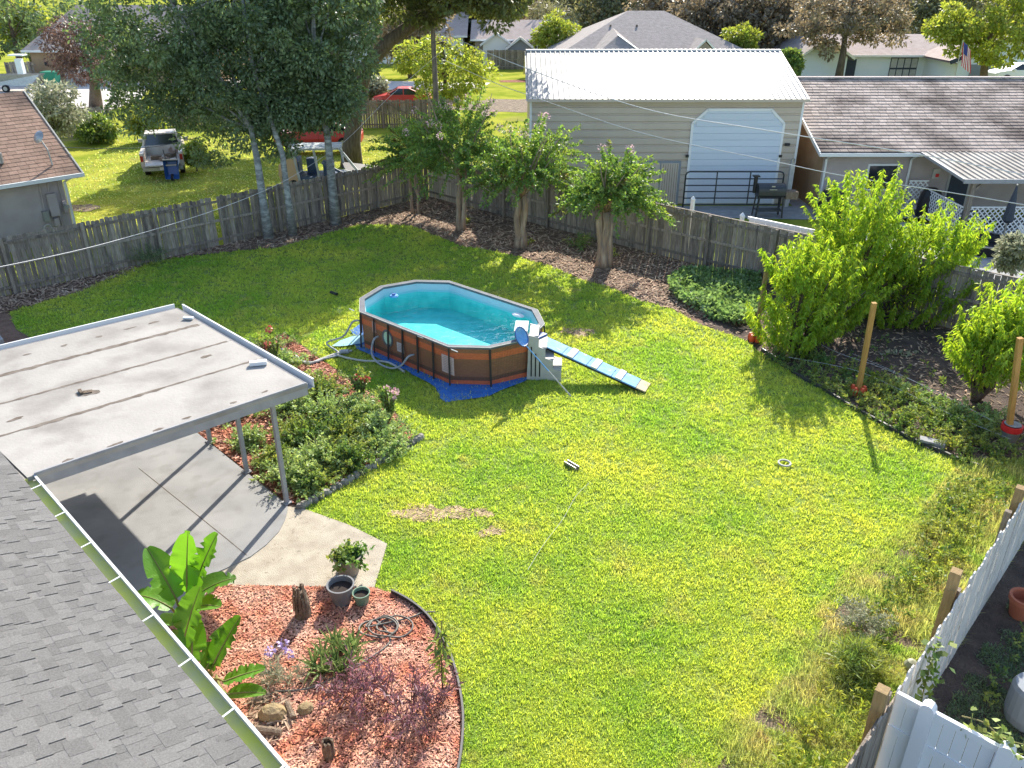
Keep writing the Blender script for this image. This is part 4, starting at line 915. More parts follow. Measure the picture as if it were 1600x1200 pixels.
MB().box((-Q / 2 - .2, RL, 1.2), (Q - .8, 2 * RL - .8, 2.4)).add([(-.6, .4, 2.4), (-.6, 2 * RL - .4, 2.4), (-.6, RL, 2.4 + RH - .4)], [(0, 1, 2)]).build('wall', mt['stucco'], lh)
MB().tube([(-.35, -.02, 2.4), (-.55, .34, 2.15), (-.55, .36, .2)], .055, 6).build('downspout', mt['gutter'], lh)
wo = Vector((E_[0], E_[1], 0)) + Vector((UU[0], UU[1], 0)) * .39
def onw(px, py):
    p = PL(px, py, wo, (UU[0], UU[1], 0)) - Vector((E_[0], E_[1], 0)); return p.x * VV[0] + p.y * VV[1], p.z
for (a, b), (c_, d_), nm, m in (((70, 303), (93, 335), 'breaker_box', 'stucco'), ((64, 330), (77, 344), 'cable_box', 'galv'), ((82, 341), (92, 351), 'junction_box', 'stucco'), ((95, 314), (105, 330), 'meter_box', 'stucco')):
    x0, z1 = onw(a, b); x1, z0 = onw(c_, d_); MB().box(((x0 + x1) / 2, .30, (z0 + z1) / 2), (abs(x1 - x0), .16, abs(z1 - z0))).build(nm, mt[m], lh)
x, z = onw(100, 321); q = MB().tube([(x, .25, z), (x, .13, z)], .1, 14).build('electric_meter', mt['galv'], lh)
for a, b in (((60, 285), (69, 330)), ((73, 280), (76, 303)), ((88, 278), (98, 315)), ((92, 335), (99, 360))):
    x0, z0 = onw(*a); x1, z1 = onw(*b); MB().tube([(x0, .34, z0), (x1, .34, z1)], .025, 6).build('conduit', mt['stucco'], lh)
x, z = onw(74, 356); MB().tube([(x + .13 * math.cos(t), .33, z + .13 * math.sin(t)) for t in [R(a) for a in range(0, 361, 30)]], .02, 6).build('cable_coil', mt['offwhite'], lh)
p = Vector((-1.05, 1.05, 2.46 + 1.05 * RH / RL)); sdh = thing('satellite_dish', 'small satellite dish on a mast on the tan shingle roof at left', 'satellite dish', PL(82, 258, Vector((E_[0], E_[1], 2.5)), (UU[0] * -RH, UU[1] * -RH, RL)))
MB().tube([(0, 0, 0), (-.05, .02, .55), (-.25, .05, .95)], .03, 6).build('mast', mt['galv'], sdh); MB().lathe([(0, .1), (.15, .06), (.24, 0), (.15, .05), (0, .08)], seg=14).build('dish', mt['galv'], sdh).location = (-.25, .0, 1.0)
for o in list(sdh.children):
    if o.name.startswith('dish'): o.rotation_euler = (R(60), 0, R(-25))
c = PL(1, 255, Vector((E_[0], E_[1], 2.5)), (UU[0] * -RH, UU[1] * -RH, RL)); o = MB().tube([(0, 0, 0), (0, 0, .35)], .12, 10).build('roof_vent', mt['galv']); o.location = c; tag(o, 'round metal vent on the tan shingle roof at the frame edge', 'roof vent')

# ================================================================ VEHICLES
def wheel(o, x, y, r=.36, w=.24, ax='x'):
    t = MB(); pts = [(-w / 2, 0, 0), (w / 2, 0, 0)] if ax == 'x' else [(0, -w / 2, 0), (0, w / 2, 0)]
    t.tube([Vector(p) + Vector((x, y, r)) for p in pts], r, 20); q = t.build('wheel', mt['tyre'], o)
    MB().tube([Vector(p) * 1.04 + Vector((x, y, r)) for p in pts], r * .58, 14).build('rim', mt['rim'], q)
tk = thing('pickup_truck', 'old beige pickup truck parked on the grass with its tailgate lowered', 'pickup truck', (-17.15, 40.5, 0), R(19))
m_ = MB()
for s in (-1, 1):   # fenders and bed sides
    pr = [(0, .55), (0, 1.18), (.05, 1.22), (2.15, 1.22), (2.15, .5), (1.5, .48), (1.4, .8), (1.1, .92), (.8, .8), (.7, .5)]; q = len(pr)
    m_.add([(s * .98, y, z) for y, z in pr] + [(s * .80, y, z) for y, z in pr], [tuple(range(q)), tuple(range(2 * q - 1, q - 1, -1))] + [(i, i + q, (i + 1) % q + q, (i + 1) % q) for i in range(q)])
m_.box((0, 1.05, .72), (1.62, 2.1, .08)).box((0, 2.12, .95), (1.9, .08, .55)); m_.build('truck_bed', mt['beigepaint'], tk)
cabs = [(2.16, .5, 1.22, .96, .93), (2.3, .5, 1.24, .97, .93), (4.0, .5, 1.22, .97, .92), (5.2, .55, 1.10, .94, .85)]
m_ = MB(); vs = []
for y, z0, z1, w0, w1 in cabs: vs += [(-w0, y, z0), (w0, y, z0), (w0, y, z1 - .25), (w1, y, z1), (-w1, y, z1), (-w0, y, z1 - .25)]
m_.add(vs, [(i * 6 + k, i * 6 + (k + 1) % 6, (i + 1) * 6 + (k + 1) % 6, (i + 1) * 6 + k) for i in range(3) for k in range(6)] + [(5, 4, 3, 2, 1, 0), (18, 19, 20, 21, 22, 23)]); m_.build('body', mt['beigepaint'], tk)
MB().add([(-.90, 2.2, 1.2), (.90, 2.2, 1.2), (.90, 4.05, 1.2), (-.90, 4.05, 1.2), (-.74, 2.34, 1.72), (.74, 2.34, 1.72), (.72, 3.4, 1.74), (-.72, 3.4, 1.74)], [(0, 1, 5, 4), (1, 2, 6, 5), (2, 3, 7, 6), (3, 0, 4, 7)]).build('windows', mt['glass'], tk)
MB().box((0, 2.86, 1.76), (1.54, 1.14, .06)).build('cab_roof', mt['beigepaint'], tk)
for s in (-1, 1):
    MB().beam((s * .9, 2.19, 1.2), (s * .74, 2.33, 1.74), .12, .08).build('pillar', mt['beigepaint'], tk); MB().box((s * 1.1, 3.6, 1.25), (.24, .1, .16)).build('mirror', mt['galv'], tk)
    MB().box((s * .9, -.012, .98), (.13, .03, .26)).build('taillight', mt['taillight'], tk)
MB().box((0, -.27, .73), (1.55, .5, .06), rx=.12).build('tailgate', mt['offwhite'], tk); MB().box((0, -.16, .5), (1.85, .2, .16)).build('bumper', mt['galv'], tk); MB().box((0, -.27, .52), (.3, .01, .14)).build('number_plate', mt['white'], tk)
for x in (-.82, .82):
    for y in (1.1, 4.3): wheel(tk, x, y)
for i, (x, y, z) in enumerate(((-.3, .9, .85), (.35, 1.3, .85), (.1, .4, .83))): MB().box((x, y, z), (.5, .35, .18), rz=i).build('bed_load', mt['deadwood'], tk)
q = Vector((-17.15 + .62, 39.9, 0)); wb = thing('wheelbarrow', 'blue wheelbarrow standing on end behind the beige pickup', 'wheelbarrow', q, R(8))
m_ = MB(); m_.add([(-.33, -.1, .1), (.33, -.1, .1), (.36, .12, 1.0), (-.36, .12, 1.0), (-.22, .2, .25), (.22, .2, .25), (.24, .34, .85), (-.24, .34, .85)], [(0, 1, 5, 4), (1, 2, 6, 5), (2, 3, 7, 6), (3, 0, 4, 7), (4, 5, 6, 7)]); m_.build('tray', mt['blueplastic'], wb)
m_ = MB()
for s in (-1, 1): m_.tube([(s * .1, .3, .0), (s * .25, .3, .9), (s * .28, .25, 1.45)], .02, 6)
m_.build('handles', mt['darkmetal'], wb); wheel(wb, 0, -.05, .17, .08); MB().box((0, .08, 1.0), (.7, .06, .05)).build('tray_lip', mt['galv'], wb)

wr = thing('wrecked_van', 'gutted white and tan vehicle with open doorway and blue interior behind the oaks', 'wrecked vehicle', (-10.35, 36.7, 0), R(8)); wr.scale = (.88, .88, 1.13)
m_ = MB(); pr = [(0, .4), (-.1, .9), (-.05, 1.25), (.25, 1.5), (.85, 1.5), (.95, .35)]; q = len(pr)
m_.add([(x, -.02, z) for x, z in pr] + [(x, .06, z) for x, z in pr], [tuple(range(q))[::-1], tuple(range(q, 2 * q))] + [(i, (i + 1) % q, q + (i + 1) % q, q + i) for i in range(q)]); bdp = m_.build('tan_side_panel', mt['tanpaint'], wr)
MB().box((.1, -.04, .75), (.1, .02, .16)).build('fuel_flap', mt['blackplastic'], bdp)
MB().box((1.9, .9, .55), (3.4, 1.6, .35)).box((.5, .9, .9), (.9, 1.6, .9)).build('chassis', mt['navy'], wr)
MB().prism([(.55, .0), (3.0, -.02), (3.15, .3), (3.1, 1.6), (.6, 1.7)], 1.78, 1.86).build('van_roof', mt['wreckwhite'], wr)
for a, b, m in (((.95, 0, .35), (.72, .02, 1.8), 'wreckwhite'), ((1.95, 0, .4), (1.75, .02, 1.8), 'wreckwhite'), ((3.9, 0, .9), (3.05, .05, 1.8), 'wreckwhite'), ((3.1, 1.6, .8), (3.0, 1.6, 1.8), 'wreckwhite'), ((.7, 1.7, .8), (.65, 1.65, 1.8), 'wreckwhite'), ((2.1, .0, 1.3), (3.2, .1, .8), 'navy')): MB().beam(a, b, .12, .1).build('pillar', mt[m], wr)
MB().box((2.4, .5, 1.0), (.55, .5, .6)).build('seat', mt['navy'], wr); MB().box((1.5, 1.2, 1.0), (.5, .5, .65)).build('seat', mt['navy'], wr)
MB().add([(3.3, -.1, .95), (3.0, 1.7, 1.05), (4.9, 1.7, .85), (5.2, -.1, .62), (5.2, -.1, .3), (3.2, -.1, .3)], [(0, 3, 2, 1), (0, 5, 4, 3)]).build('black_hood', mt['blackplastic'], wr)
MB().beam((3.2, -.12, 1.0), (5.1, -.12, .68), .05, .04).build('hood_edge', mt['bluewhite'], wr)
for x in (.6, 4.4): wheel(wr, x, .05, .33, .2, 'y')
def sedan(name, label, loc, rz, paint, L_=4.4, hz=1.42):
    o = thing(name, label, 'car', loc, rz); m_ = MB()
    st_ = [(-.5, .35, .70, .66), (-.47, .22, .82, .80), (-.33, .2, .93, .90), (-.18, .2, .98, .92), (.2, .2, .97, .92), (.34, .2, .98, .91), (.46, .24, .92, .84), (.5, .36, .74, .7)]
    vs = []
    for u, z0, z1, w in st_: vs += [(u * L_, -w * .92, z0), (u * L_, -w, (z0 + z1) * .5), (u * L_, -w * .95, z1), (u * L_, w * .95, z1), (u * L_, w, (z0 + z1) * .5), (u * L_, w * .92, z0)]
    m_.add(vs, [(i * 6 + k, (i + 1) * 6 + k, (i + 1) * 6 + (k + 1) % 6, i * 6 + (k + 1) % 6) for i in range(7) for k in range(6)] + [tuple(range(6)), tuple(range(47, 41, -1))]); m_.build('body', paint, o, smooth=False)
    gh_ = [(-.24, .96, .80), (-.07, hz - .03, .62), (.12, hz - .05, .62), (.36, .99, .74)]; vs = []
    g2 = [(-.26 * L_, .95, .82, 0), (-.06 * L_, hz - .04, .62, 0), (.14 * L_, hz - .05, .62, 0), (.38 * L_, .97, .76, 0)]
    vs = [(x, -w, z) for x, z, w, _ in g2] + [(x, w, z) for x, z, w, _ in g2] + [(g2[0][0], -.82, .9), (g2[3][0], -.78, .9)]
    m_ = MB(); m_.add(vs[:8], [(0, 1, 5, 4), (1, 2, 6, 5), (2, 3, 7, 6), (0, 3, 2, 1), (4, 5, 6, 7)]); m_.build('windows', mt['glass'], o)
    m_ = MB().add([(g2[1][0] - .05, -.63, hz - .02), (g2[2][0] + .1, -.63, hz - .03), (g2[2][0] + .1, .63, hz - .03), (g2[1][0] - .05, .63, hz - .02), (g2[1][0] + .1, -.5, hz + .02), (g2[2][0] - .1, -.5, hz + .01), (g2[2][0] - .1, .5, hz + .01), (g2[1][0] + .1, .5, hz + .02)], [(0, 1, 5, 4), (1, 2, 6, 5), (2, 3, 7, 6), (3, 0, 4, 7), (4, 5, 6, 7)])
    for s in (-1, 1):
        m_.beam((g2[0][0], s * .82, .94), (g2[1][0], s * .63, hz - .02), .07, .05); m_.beam((g2[3][0], s * .77, .96), (g2[2][0], s * .63, hz - .03), .12, .05); m_.beam((.04 * L_, s * .8, .94), (.04 * L_, s * .635, hz - .03), .07, .04)
    m_.build('roof', paint, o)
    for s in (-1, 1):
        MB().box((-.47 * L_, s * .62, .68), (.12, .3, .12)).build('headlight', mt['bluewhite'], o); MB().box((.485 * L_, s * .62, .78), (.1, .3, .12)).build('taillight', mt['taillight'], o); MB().box((-.2 * L_, s * .98, .98), (.14, .16, .1)).build('mirror', paint, o)
        MB().box((.02 * L_, s * .955, .62), (.012, .01, .5)).build('door_gap', mt['blackplastic'], o)
        for u in (-.31, .30): wheel(o, u * L_, s * .86, .33, .2, 'y')
    return o
sedan('red_car', 'shiny red sedan parked side-on beyond the broken back fence', (-8.3, 64.6, 0), R(2), mt['redpaint'])
c = AT(478, 232, 44.5); sedan('red_car', 'red car half hidden behind the gutted van and oak leaves', (c[0] + .2, 47.0, .3), R(4), mt['redpaint'], 4.8, 1.65)
sedan('white_car', 'white car parked at the far right beside the blue-white house', (AT(1590, 113, 70)[0], 70, 1.2), R(3), mt['white'])

# ================================================================ FAR FENCES, HOUSES
for a, b, lb in (((-34, 50.6), (-24.6, 52.2), 'grey fence section behind the pale bush, left of the pickup'), ((-24.4, 55.3), (-15.5, 57.2), 'sunlit grey fence section beyond the pickup'), ((-11.0, 55.0), (-3.8, 55.4), 'grey fence section with a diagonal brace below the red sedan')):
    o = fence(lb, a, b, 1.75, -1, post=2.6, gap=.012, bw=.15, group='far neighbour fences')
MB().beam((1.5, -.06, 1.6), (4.2, -.06, .2), .1, .04).build('diagonal_brace', mt['wood'], o); MB().beam((2.8, -.06, 1.6), (5.2, -.06, .4), .1, .04).build('diagonal_brace', mt['wood'], o)
fence('faded grey fence in front of the tan house at the back', (AT(762, 106, 92)[0], 92), (AT(838, 106, 92)[0], 92), 1.9, -1, post=2.6, bw=.3, gap=.01)
fence('grey gate fence beside the far left garage', (AT(16, 128, 78)[0], 78), (AT(62, 128, 78)[0], 78), 2.0, -1, post=2.2, bw=.3, gap=.01)
def ghouse(name, label, x, y, w, d, he, hr, wm, rm_, rz=0, ridge='x', oh=.5, hip=0):
    o = thing(name, label, 'house', (x, y, 0), rz)
    if ridge == 'x':
        MB().box((0, d / 2, he / 2), (w, d, he)).add([(-w / 2, 0, he), (-w / 2, d, he), (-w / 2, d / 2, hr - .1)] + [(w / 2, 0, he), (w / 2, d, he), (w / 2, d / 2, hr - .1)], [] if hip else [(0, 2, 1), (3, 4, 5)]).build('wall', wm, o)
        a = w / 2 + oh; vs = [(-a, -oh, he - .08), (a, -oh, he - .08), (a, d + oh, he - .08), (-a, d + oh, he - .08), (-a + hip, d / 2, hr), (a - hip, d / 2, hr)]
    else:
        MB().box((0, d / 2, he / 2), (w, d, he)).add([(-w / 2, 0, he), (w / 2, 0, he), (0, 0, hr - .15)], [(0, 1, 2)]).build('wall', wm, o)
        a = w / 2 + oh; vs = [(-a, d + oh, he - .12), (-a, -oh, he - .12), (a, -oh, he - .12), (a, d + oh, he - .12), (0, d + oh, hr), (0, -oh, hr)]
        vs = [vs[1], vs[2], vs[3], vs[0], vs[5], vs[4]]
    m_ = MB()
    F = [(0, 1, 5, 4), (1, 2, 5), (2, 3, 4, 5), (3, 0, 4)] if ridge == 'x' else [(0, 4, 5, 3), (1, 2, 5, 4)]
    m_.add(vs, F); m_.add([(v[0], v[1], v[2] - .15) for v in vs], [f[::-1] for f in F])
    rr = m_.build('roof', rm_, o)
    e = MB()
    if ridge == 'x': e.beam((vs[0][0], vs[0][1], vs[0][2] - .07), (vs[1][0], vs[1][1], vs[1][2] - .07), .05, .18)
    else: e.beam((vs[0][0], -oh, vs[0][2]), (0, -oh, hr), .05, .2); e.beam((vs[1][0], -oh, vs[1][2]), (0, -oh, hr), .05, .2)
    e.build('eave_trim', mt['white'], rr)
    return o
def window(o, x, z, w, h, y=-.03, fm='white', nx=2, nz=2, nm='window', pm='glass'):
    f = MB().box((x, y, z), (w, .08, h)).build(nm, mt[fm], o)
    for i in range(nx):
        for k in range(nz): MB().box((x - w / 2 + w * (i + .5) / nx, y - .045, z - h / 2 + h * (k + .5) / nz), (w / nx * .84, .02, h / nz * .84)).build('pane', mt[pm], f)
xa, xb = AT(1322, 118, 80)[0], AT(1500, 118, 80)[0]
ws = ghouse('blue_white_house', 'blue-white bungalow with dark framed window beyond the brown roof ridge', (xa + xb) / 2 + 1.5, 80, xb - xa + 7, 9, 2.5, 3.9, mt['bluewhite'], mt['pinkroof'], oh=.5)
def lx(px, py=100, Y=80): return AT(px, py, Y)[0] - ((xa + xb) / 2 + 1.5)
window(ws, lx(1412), 1.25, 2.5, 1.9, fm='darkblue', nx=4, nz=2, pm='offwhite'); MB().box((lx(1327), -.05, 1.0), (1.2, .08, 2.1)).build('door', mt['darkblue'], ws); MB().box((lx(1460), -.06, 1.1), (1.7, .08, 2.3)).build('garage_door', mt['darkblue'], ws)
q = ghouse('gable_wing', 'pale blue gable end at the left of the blue-white bungalow', AT(1287, 95, 78)[0], 78, 4.2, 8, 2.4, 3.9, mt['bluewhite'], mt['greyroof'], ridge='y')
q = ghouse('gable_wing', 'white gable with dark trim partly behind the flag and bright tree', AT(1572, 95, 74)[0], 74, 8, 6, 2.5, 4.4, mt['bluewhite'], mt['pinkroof'], ridge='y'); window(q, 2.0, 1.2, 1.6, 1.2, fm='darkblue')
MB().beam((-5, -.56, 2.36), (0, -.56, 4.4), .06, .35).build('dark_fascia', mt['darkblue'], q); MB().box((-1.6, -.03, 1.1), (2.6, .08, 2.1)).build('garage_door', mt['shedgrey'], q)
x0 = AT(1012, 80, 80)[0]
hp = ghouse('hip_roof_house', 'grey hip roof house rising behind the white barn roof', x0 + .2, 76, 17.2, 16, 2.6, 5.95, mt['greystucco'], mt['greyroof'], hip=7.4)
m_ = MB().add([(-6.2, -3.2, 2.5), (-.8, -3.2, 2.5), (-3.5, 3.6, 4.7), (-3.5, 0, 4.3), (-6.2, 5.5, 2.5), (-.8, 5.5, 2.5)], [(0, 1, 3), (0, 3, 2, 4), (1, 5, 2, 3)]); m_.build('front_hip', mt['greyroof'], hp)
MB().beam((-3.5, 0, 4.36), (-.8, -3.2, 2.56), .12, .06).beam((-.8, -.52, 2.66), (2.4, -.52, 2.66), .08, .1).build('valley_trim', mt['white'], hp)
m_ = MB().add([(2.2, -1.2, 2.4), (5.6, -1.2, 2.4), (3.9, -1.2, 4.0), (3.9, 3, 4.0), (2.2, 3, 2.4), (5.6, 3, 2.4)], [(0, 2, 3, 4), (1, 5, 3, 2)]).build('porch_gable', mt['greyroof'], hp)
MB().add([(2.5, -1.1, 0), (5.3, -1.1, 0), (5.3, -1.1, 2.6), (3.9, -1.1, 3.85), (2.5, -1.1, 2.6)], [(0, 1, 2, 3, 4)]).build('porch_wall', mt['greystucco'], hp)
MB().beam((2.2, -1.25, 2.4), (3.9, -1.25, 4.05), .05, .14).beam((5.6, -1.25, 2.4), (3.9, -1.25, 4.05), .05, .14).tube([(3.9 + .8 * math.cos(t), -1.15, 2.3 + .8 * math.sin(t)) for t in [R(a) for a in range(0, 181, 20)]], .06, 6).build('porch_trim', mt['white'], hp)
for x in (-1.2, -3.6): MB().tube([(x, 5, 4.0), (x, 5, 4.9)], .1, 6).build('roof_pipe', mt['stain'], hp)
th_ = ghouse('tan_house', 'pale roofed tan house left of the far fan palm', AT(806, 60, 97)[0], 97, 9, 8, 2.7, 4.4, mt['greystucco'], mt['pinkroof']); window(th_, 2.4, 1.5, 1.8, 1.1)
sg = ghouse('garden_shed', 'small grey garden shed with white gable trim at the back', AT(813, 85, 93.5)[0], 93.5, 2.6, 3, 2.0, 3.0, mt['shedgrey'], mt['greyroof'], ridge='y', oh=.25); sg['category'] = 'shed'; window(sg, .1, 1.3, 1.2, .7, fm='shedgrey')
sg = ghouse('garden_shed', 'white roofed garden shed left of the small grey shed', AT(776, 85, 96)[0], 96, 3.0, 3, 2.2, 3.3, mt['white'], mt['white'], ridge='y', oh=.3); sg['category'] = 'shed'
gw = ghouse('white_garage', 'white garage with gable and wide door beyond the far palm', AT(892, 40, 118)[0], 118, 9, 8, 2.8, 4.6, mt['bluewhite'], mt['greyroof'], ridge='y'); MB().box((-.4, -.06, 1.2), (5, .08, 2.3)).build('garage_door', mt['white'], gw)
lg = ghouse('beige_garage_house', 'beige garage house with pale roof behind the brown dying tree', AT(52, 125, 80)[0] + 8.8, 80, 17, 11, 2.9, 6.4, mt['tanstucco'], mt['pinkroof'], hip=3)
MB().box((-3.6, -.05, 1.2), (4.2, .1, 2.3)).build('garage_door', mt['garage'], lg); MB().box((-7.2, -.06, 1.7), (.25, .12, .4)).build('wall_lamp', mt['blackplastic'], lg); window(lg, 4.5, 1.5, 2, 1.2)
ghouse('pale_house', 'white house glimpsed through oak leaves beyond the street', AT(575, 80, 100)[0], 98, 22, 9, 3.0, 5.2, mt['white'], mt['pinkroof'])
ghouse('pale_house', 'small pale house far off among trees at the upper right', AT(1430, 40, 150)[0], 140, 14, 9, 3.0, 5.0, mt['white'], mt['pinkroof'])
c = AT(82, 128, 76); o = thing('waste_bin', 'green wheeled bin in front of the beige garage', 'bin', (c[0], 76, 0)); MB().add([(-.45, -.4, 0), (.45, -.4, 0), (.45, .4, 0), (-.45, .4, 0), (-.6, -.5, 1.3), (.6, -.5, 1.3), (.6, .5, 1.3), (-.6, .5, 1.3)], [(3, 2, 1, 0), (0, 1, 5, 4), (1, 2, 6, 5), (2, 3, 7, 6), (3, 0, 4, 7)]).build('bin_body', mt['green'], o); MB().box((0, 0, 1.36), (1.26, 1.1, .1)).build('lid', mt['green'], o)
c = AT(16, 130, 74); o = thing('boat', 'small grey boat on a trailer at the far left driveway', 'boat', (c[0], 74, .0), R(2)); MB().add([(-2.4, -.8, .5), (2.0, -.7, .5), (-2.4, .8, .5), (2.0, .7, .5), (-2.5, -1.0, 1.3), (2.9, -.5, 1.4), (-2.5, 1.0, 1.3), (2.9, .5, 1.4)], [(0, 1, 5, 4), (3, 2, 6, 7), (1, 3, 7, 5), (2, 0, 4, 6), (0, 2, 3, 1)]).build('hull', mt['galv'], o); MB().box((1.2, 0, 2.0), (.5, .5, 1.2)).box((1.2, 0, 2.9), (1.2, .9, .1)).build('console', mt['bluewhite'], o); wheel(o, 0, -.9, .3, .2, 'y')

# flag on a pole
c = AT(1493, 115, 62); fg = thing('flag', 'red and white striped flag with blue corner hanging from a pole', 'flag', (c[0], 62, 0)); top = AT(1493, 66, 62)[2]
MB().tube([(0, 0, 0), (0, 0, top + .15)], .03, 6).build('flag_pole', mt['galv'], fg)
for k in range(9):
    m_ = MB(); vs = []; n = 8
    for i in range(n + 1):
        t = i / n; vs += [(.05 + k * .075 + .5 * t * (.4 + k * .03), .06 * math.sin(5 * t + k * .8), top - .15 * k * .4 - 1.55 * t - .0), (.05 + (k + 1) * .075 + .5 * t * (.4 + (k + 1) * .03), .06 * math.sin(5 * t + k * .8 + .8), top - .15 * (k + 1) * .4 - 1.55 * t)]
    m_.add(vs, [(2 * i, 2 * i + 1, 2 * i + 3, 2 * i + 2) for i in range(n)]); m_.build('stripe', mt['flagred'] if k % 2 == 0 else mt['flagwhite'], fg)
MB().add([(.03, -.1, top + .02), (.34, -.12, top - .2), (.5, -.12, top - .95), (.2, -.1, top - .75)], [(0, 1, 2, 3)]).build('canton', mt['flagblue'], fg)

# utility pole and wires
up_ = AT(676, 40, 41); ub = AT(686, 250, 41)
po_ = thing('utility_pole', 'slim grey wooden utility pole behind the crape myrtles', 'utility pole', (ub[0], 41, 0)); MB().tube([(0, 0, 0), (up_[0] - ub[0], 0, up_[2])], [.16, .11], 10).build('pole_shaft', mt['wood'], po_)
MB().box((up_[0] - ub[0] + .1, 0, up_[2] - .3), (.5, .08, .08)).build('bracket', mt['galv'], po_)
tipv = Vector(AT(676, 48, 41)); w1 = Vector(AT(703, 56, 40.5))
def wirep(name, label, pts, r, m, group=None):
    o = MB().tube(smoothp(pts, 10), r, 5).build(name, m, None, smooth=True); tag(o, label, 'wire', group); return o
def rayd(px, py, Y): return Vector(AT(px, py, Y))
wirep('overhead_cable', 'upper overhead cable running from the pole across the barn to the right', [tipv, w1, rayd(800, 98, 35.5), rayd(1000, 168, 31.5), rayd(1200, 204, 29), rayd(1440, 242, 27.5), rayd(1660, 285, 26)], .017, mt['wirebright'], 'overhead cables')
wirep('overhead_cable', 'lower overhead cable crossing the barn door towards the patio roof', [rayd(690, 92, 41), rayd(770, 128, 37), rayd(830, 150, 34.5), rayd(1000, 207, 29), rayd(1200, 250, 26), rayd(1320, 275, 24.5), rayd(1480, 300, 23), rayd(1660, 330, 21.5)], .013, mt['wirebright'], 'overhead cables')
wirep('overhead_cable', 'cable sagging from the pole across the left fence boards', [rayd(690, 80, 41), rayd(610, 150, 38), rayd(545, 215, 34), rayd(490, 255, 31), rayd(430, 290, 27), rayd(325, 332, 23), rayd(150, 384, 19), rayd(-40, 425, 16)], .007, mt['wirebright'], 'overhead cables')
wirep('overhead_cable', 'thin dark cable hanging over the sunny grass by the pickup', [rayd(690, 60, 41), rayd(480, 165, 38), rayd(280, 222, 34), rayd(180, 232, 32), rayd(100, 230, 31)], .012, mt['wire'], 'overhead cables')
# ================================================================ TREES
def xyz(c): return np.array(c)
def crown_oak(specs, ncl, per, ln, wd, rr=(.5, .85), shell=.35, droop=.25, flat=.7, zmin=None):
    C = []; tot = sum(s[1][0] * s[1][1] for s in specs)
    for c, r in specs: C.append(ellip(c, r, int(ncl * r[0] * r[1] / tot), shell, zmin))
    C = np.vstack(C); return clumps(C, rr[0] + (rr[1] - rr[0]) * rs.rand(len(C)), per, ln, wd, droop, flat)
def A3(px, py, Y): return tuple(AT(px, py, Y))
b = (-9.29, 30.2, 0)
oak_n = 0
tree('oak_tree', 'leftmost pale-trunked oak rising inside the left board fence', b, [[b, A3(412, 320, 30.25), A3(402, 250, 30.3), A3(392, 200, 30.5), (-11.6, 30.7, 8)]], .175,
     crown_oak([((-12.3, 31.2, 7.9), (3.2, 2.8, 3.1)), ((-10.4, 30.9, 6.2), (2.0, 2.0, 2.2)), ((-13.6, 32.0, 4.9), (1.6, 1.5, 1.5)), (A3(348, 215, 33.5), (1.5, 1.2, 1.35)), (A3(245, 75, 31), (2.0, 1.8, 1.6)), (A3(300, 150, 32), (2.0, 1.4, 1.3)), ((-12.3, 31.3, 10.6), (3.0, 2.6, 2.0))], 190, 260, .145, .075, rr=(.35, .85)), mt['oakleaf'], mt['bark_pale'], group='pale-trunked oaks by the left fence', limbs=14)
b = (-8.45, 30.6, 0)
tree('oak_tree', 'slender middle pale-trunked oak by the left board fence', b, [[b, A3(450, 310, 30.5), A3(441, 240, 30.5), (-9.2, 30.8, 6), (-9.3, 31, 8.5)]], .14,
     crown_oak([((-9.2, 31.4, 7.4), (2.5, 2.6, 3.9)), ((-8.8, 31.8, 5.0), (1.8, 1.6, 1.6)), (A3(425, 190, 31.5), (1.5, 1.3, 1.1))], 110, 260, .145, .075, rr=(.35, .85)), mt['oakleaf'], mt['bark_pale'], group='pale-trunked oaks by the left fence', limbs=12)
b = (-7.08, 32.1, 0)
tree('oak_tree', 'rightmost pale-trunked oak, its trunk in front of the gutted van', b, [[b, A3(519, 290, 32.1), A3(512, 215, 32), (-7.3, 32.2, 6), (-7.2, 32.4, 8.5)]], .19,
     crown_oak([((-7.3, 32.6, 7.4), (2.1, 2.3, 3.7)), ((-7.6, 32.6, 4.9), (1.5, 1.5, 1.4))], 120, 260, .17, .09), mt['oakleaf'], mt['bark_pale'], group='pale-trunked oaks by the left fence', limbs=12)
b = (-8.41, 43.2, 0)
tree('big_oak_tree', 'massive old oak beyond the fence with a limb arching across the top', b, [[b, A3(550, 220, 43), A3(556, 165, 43), A3(572, 105, 42.5), A3(610, 62, 42), A3(660, 28, 41.5), A3(725, 8, 41), A3(800, -25, 40.5)], [A3(560, 160, 43), A3(530, 90, 43.5), A3(500, 10, 44), (-11, 44, 11)]], .48,
     crown_oak([((-3.0, 41.0, 9.5), (5.6, 3.2, 2.3)), ((-6.0, 42.5, 12.6), (6.0, 4.0, 2.6)), ((-9.2, 43.5, 9.0), (3.6, 3, 3.4)), ((-1.0, 41, 7.8), (1.8, 1.4, 1.1))], 330, 230, .22, .12, rr=(.6, 1.0)), mt['oakleaf2'], mt['bark_oak'], limbs=16, limb_r=.1)
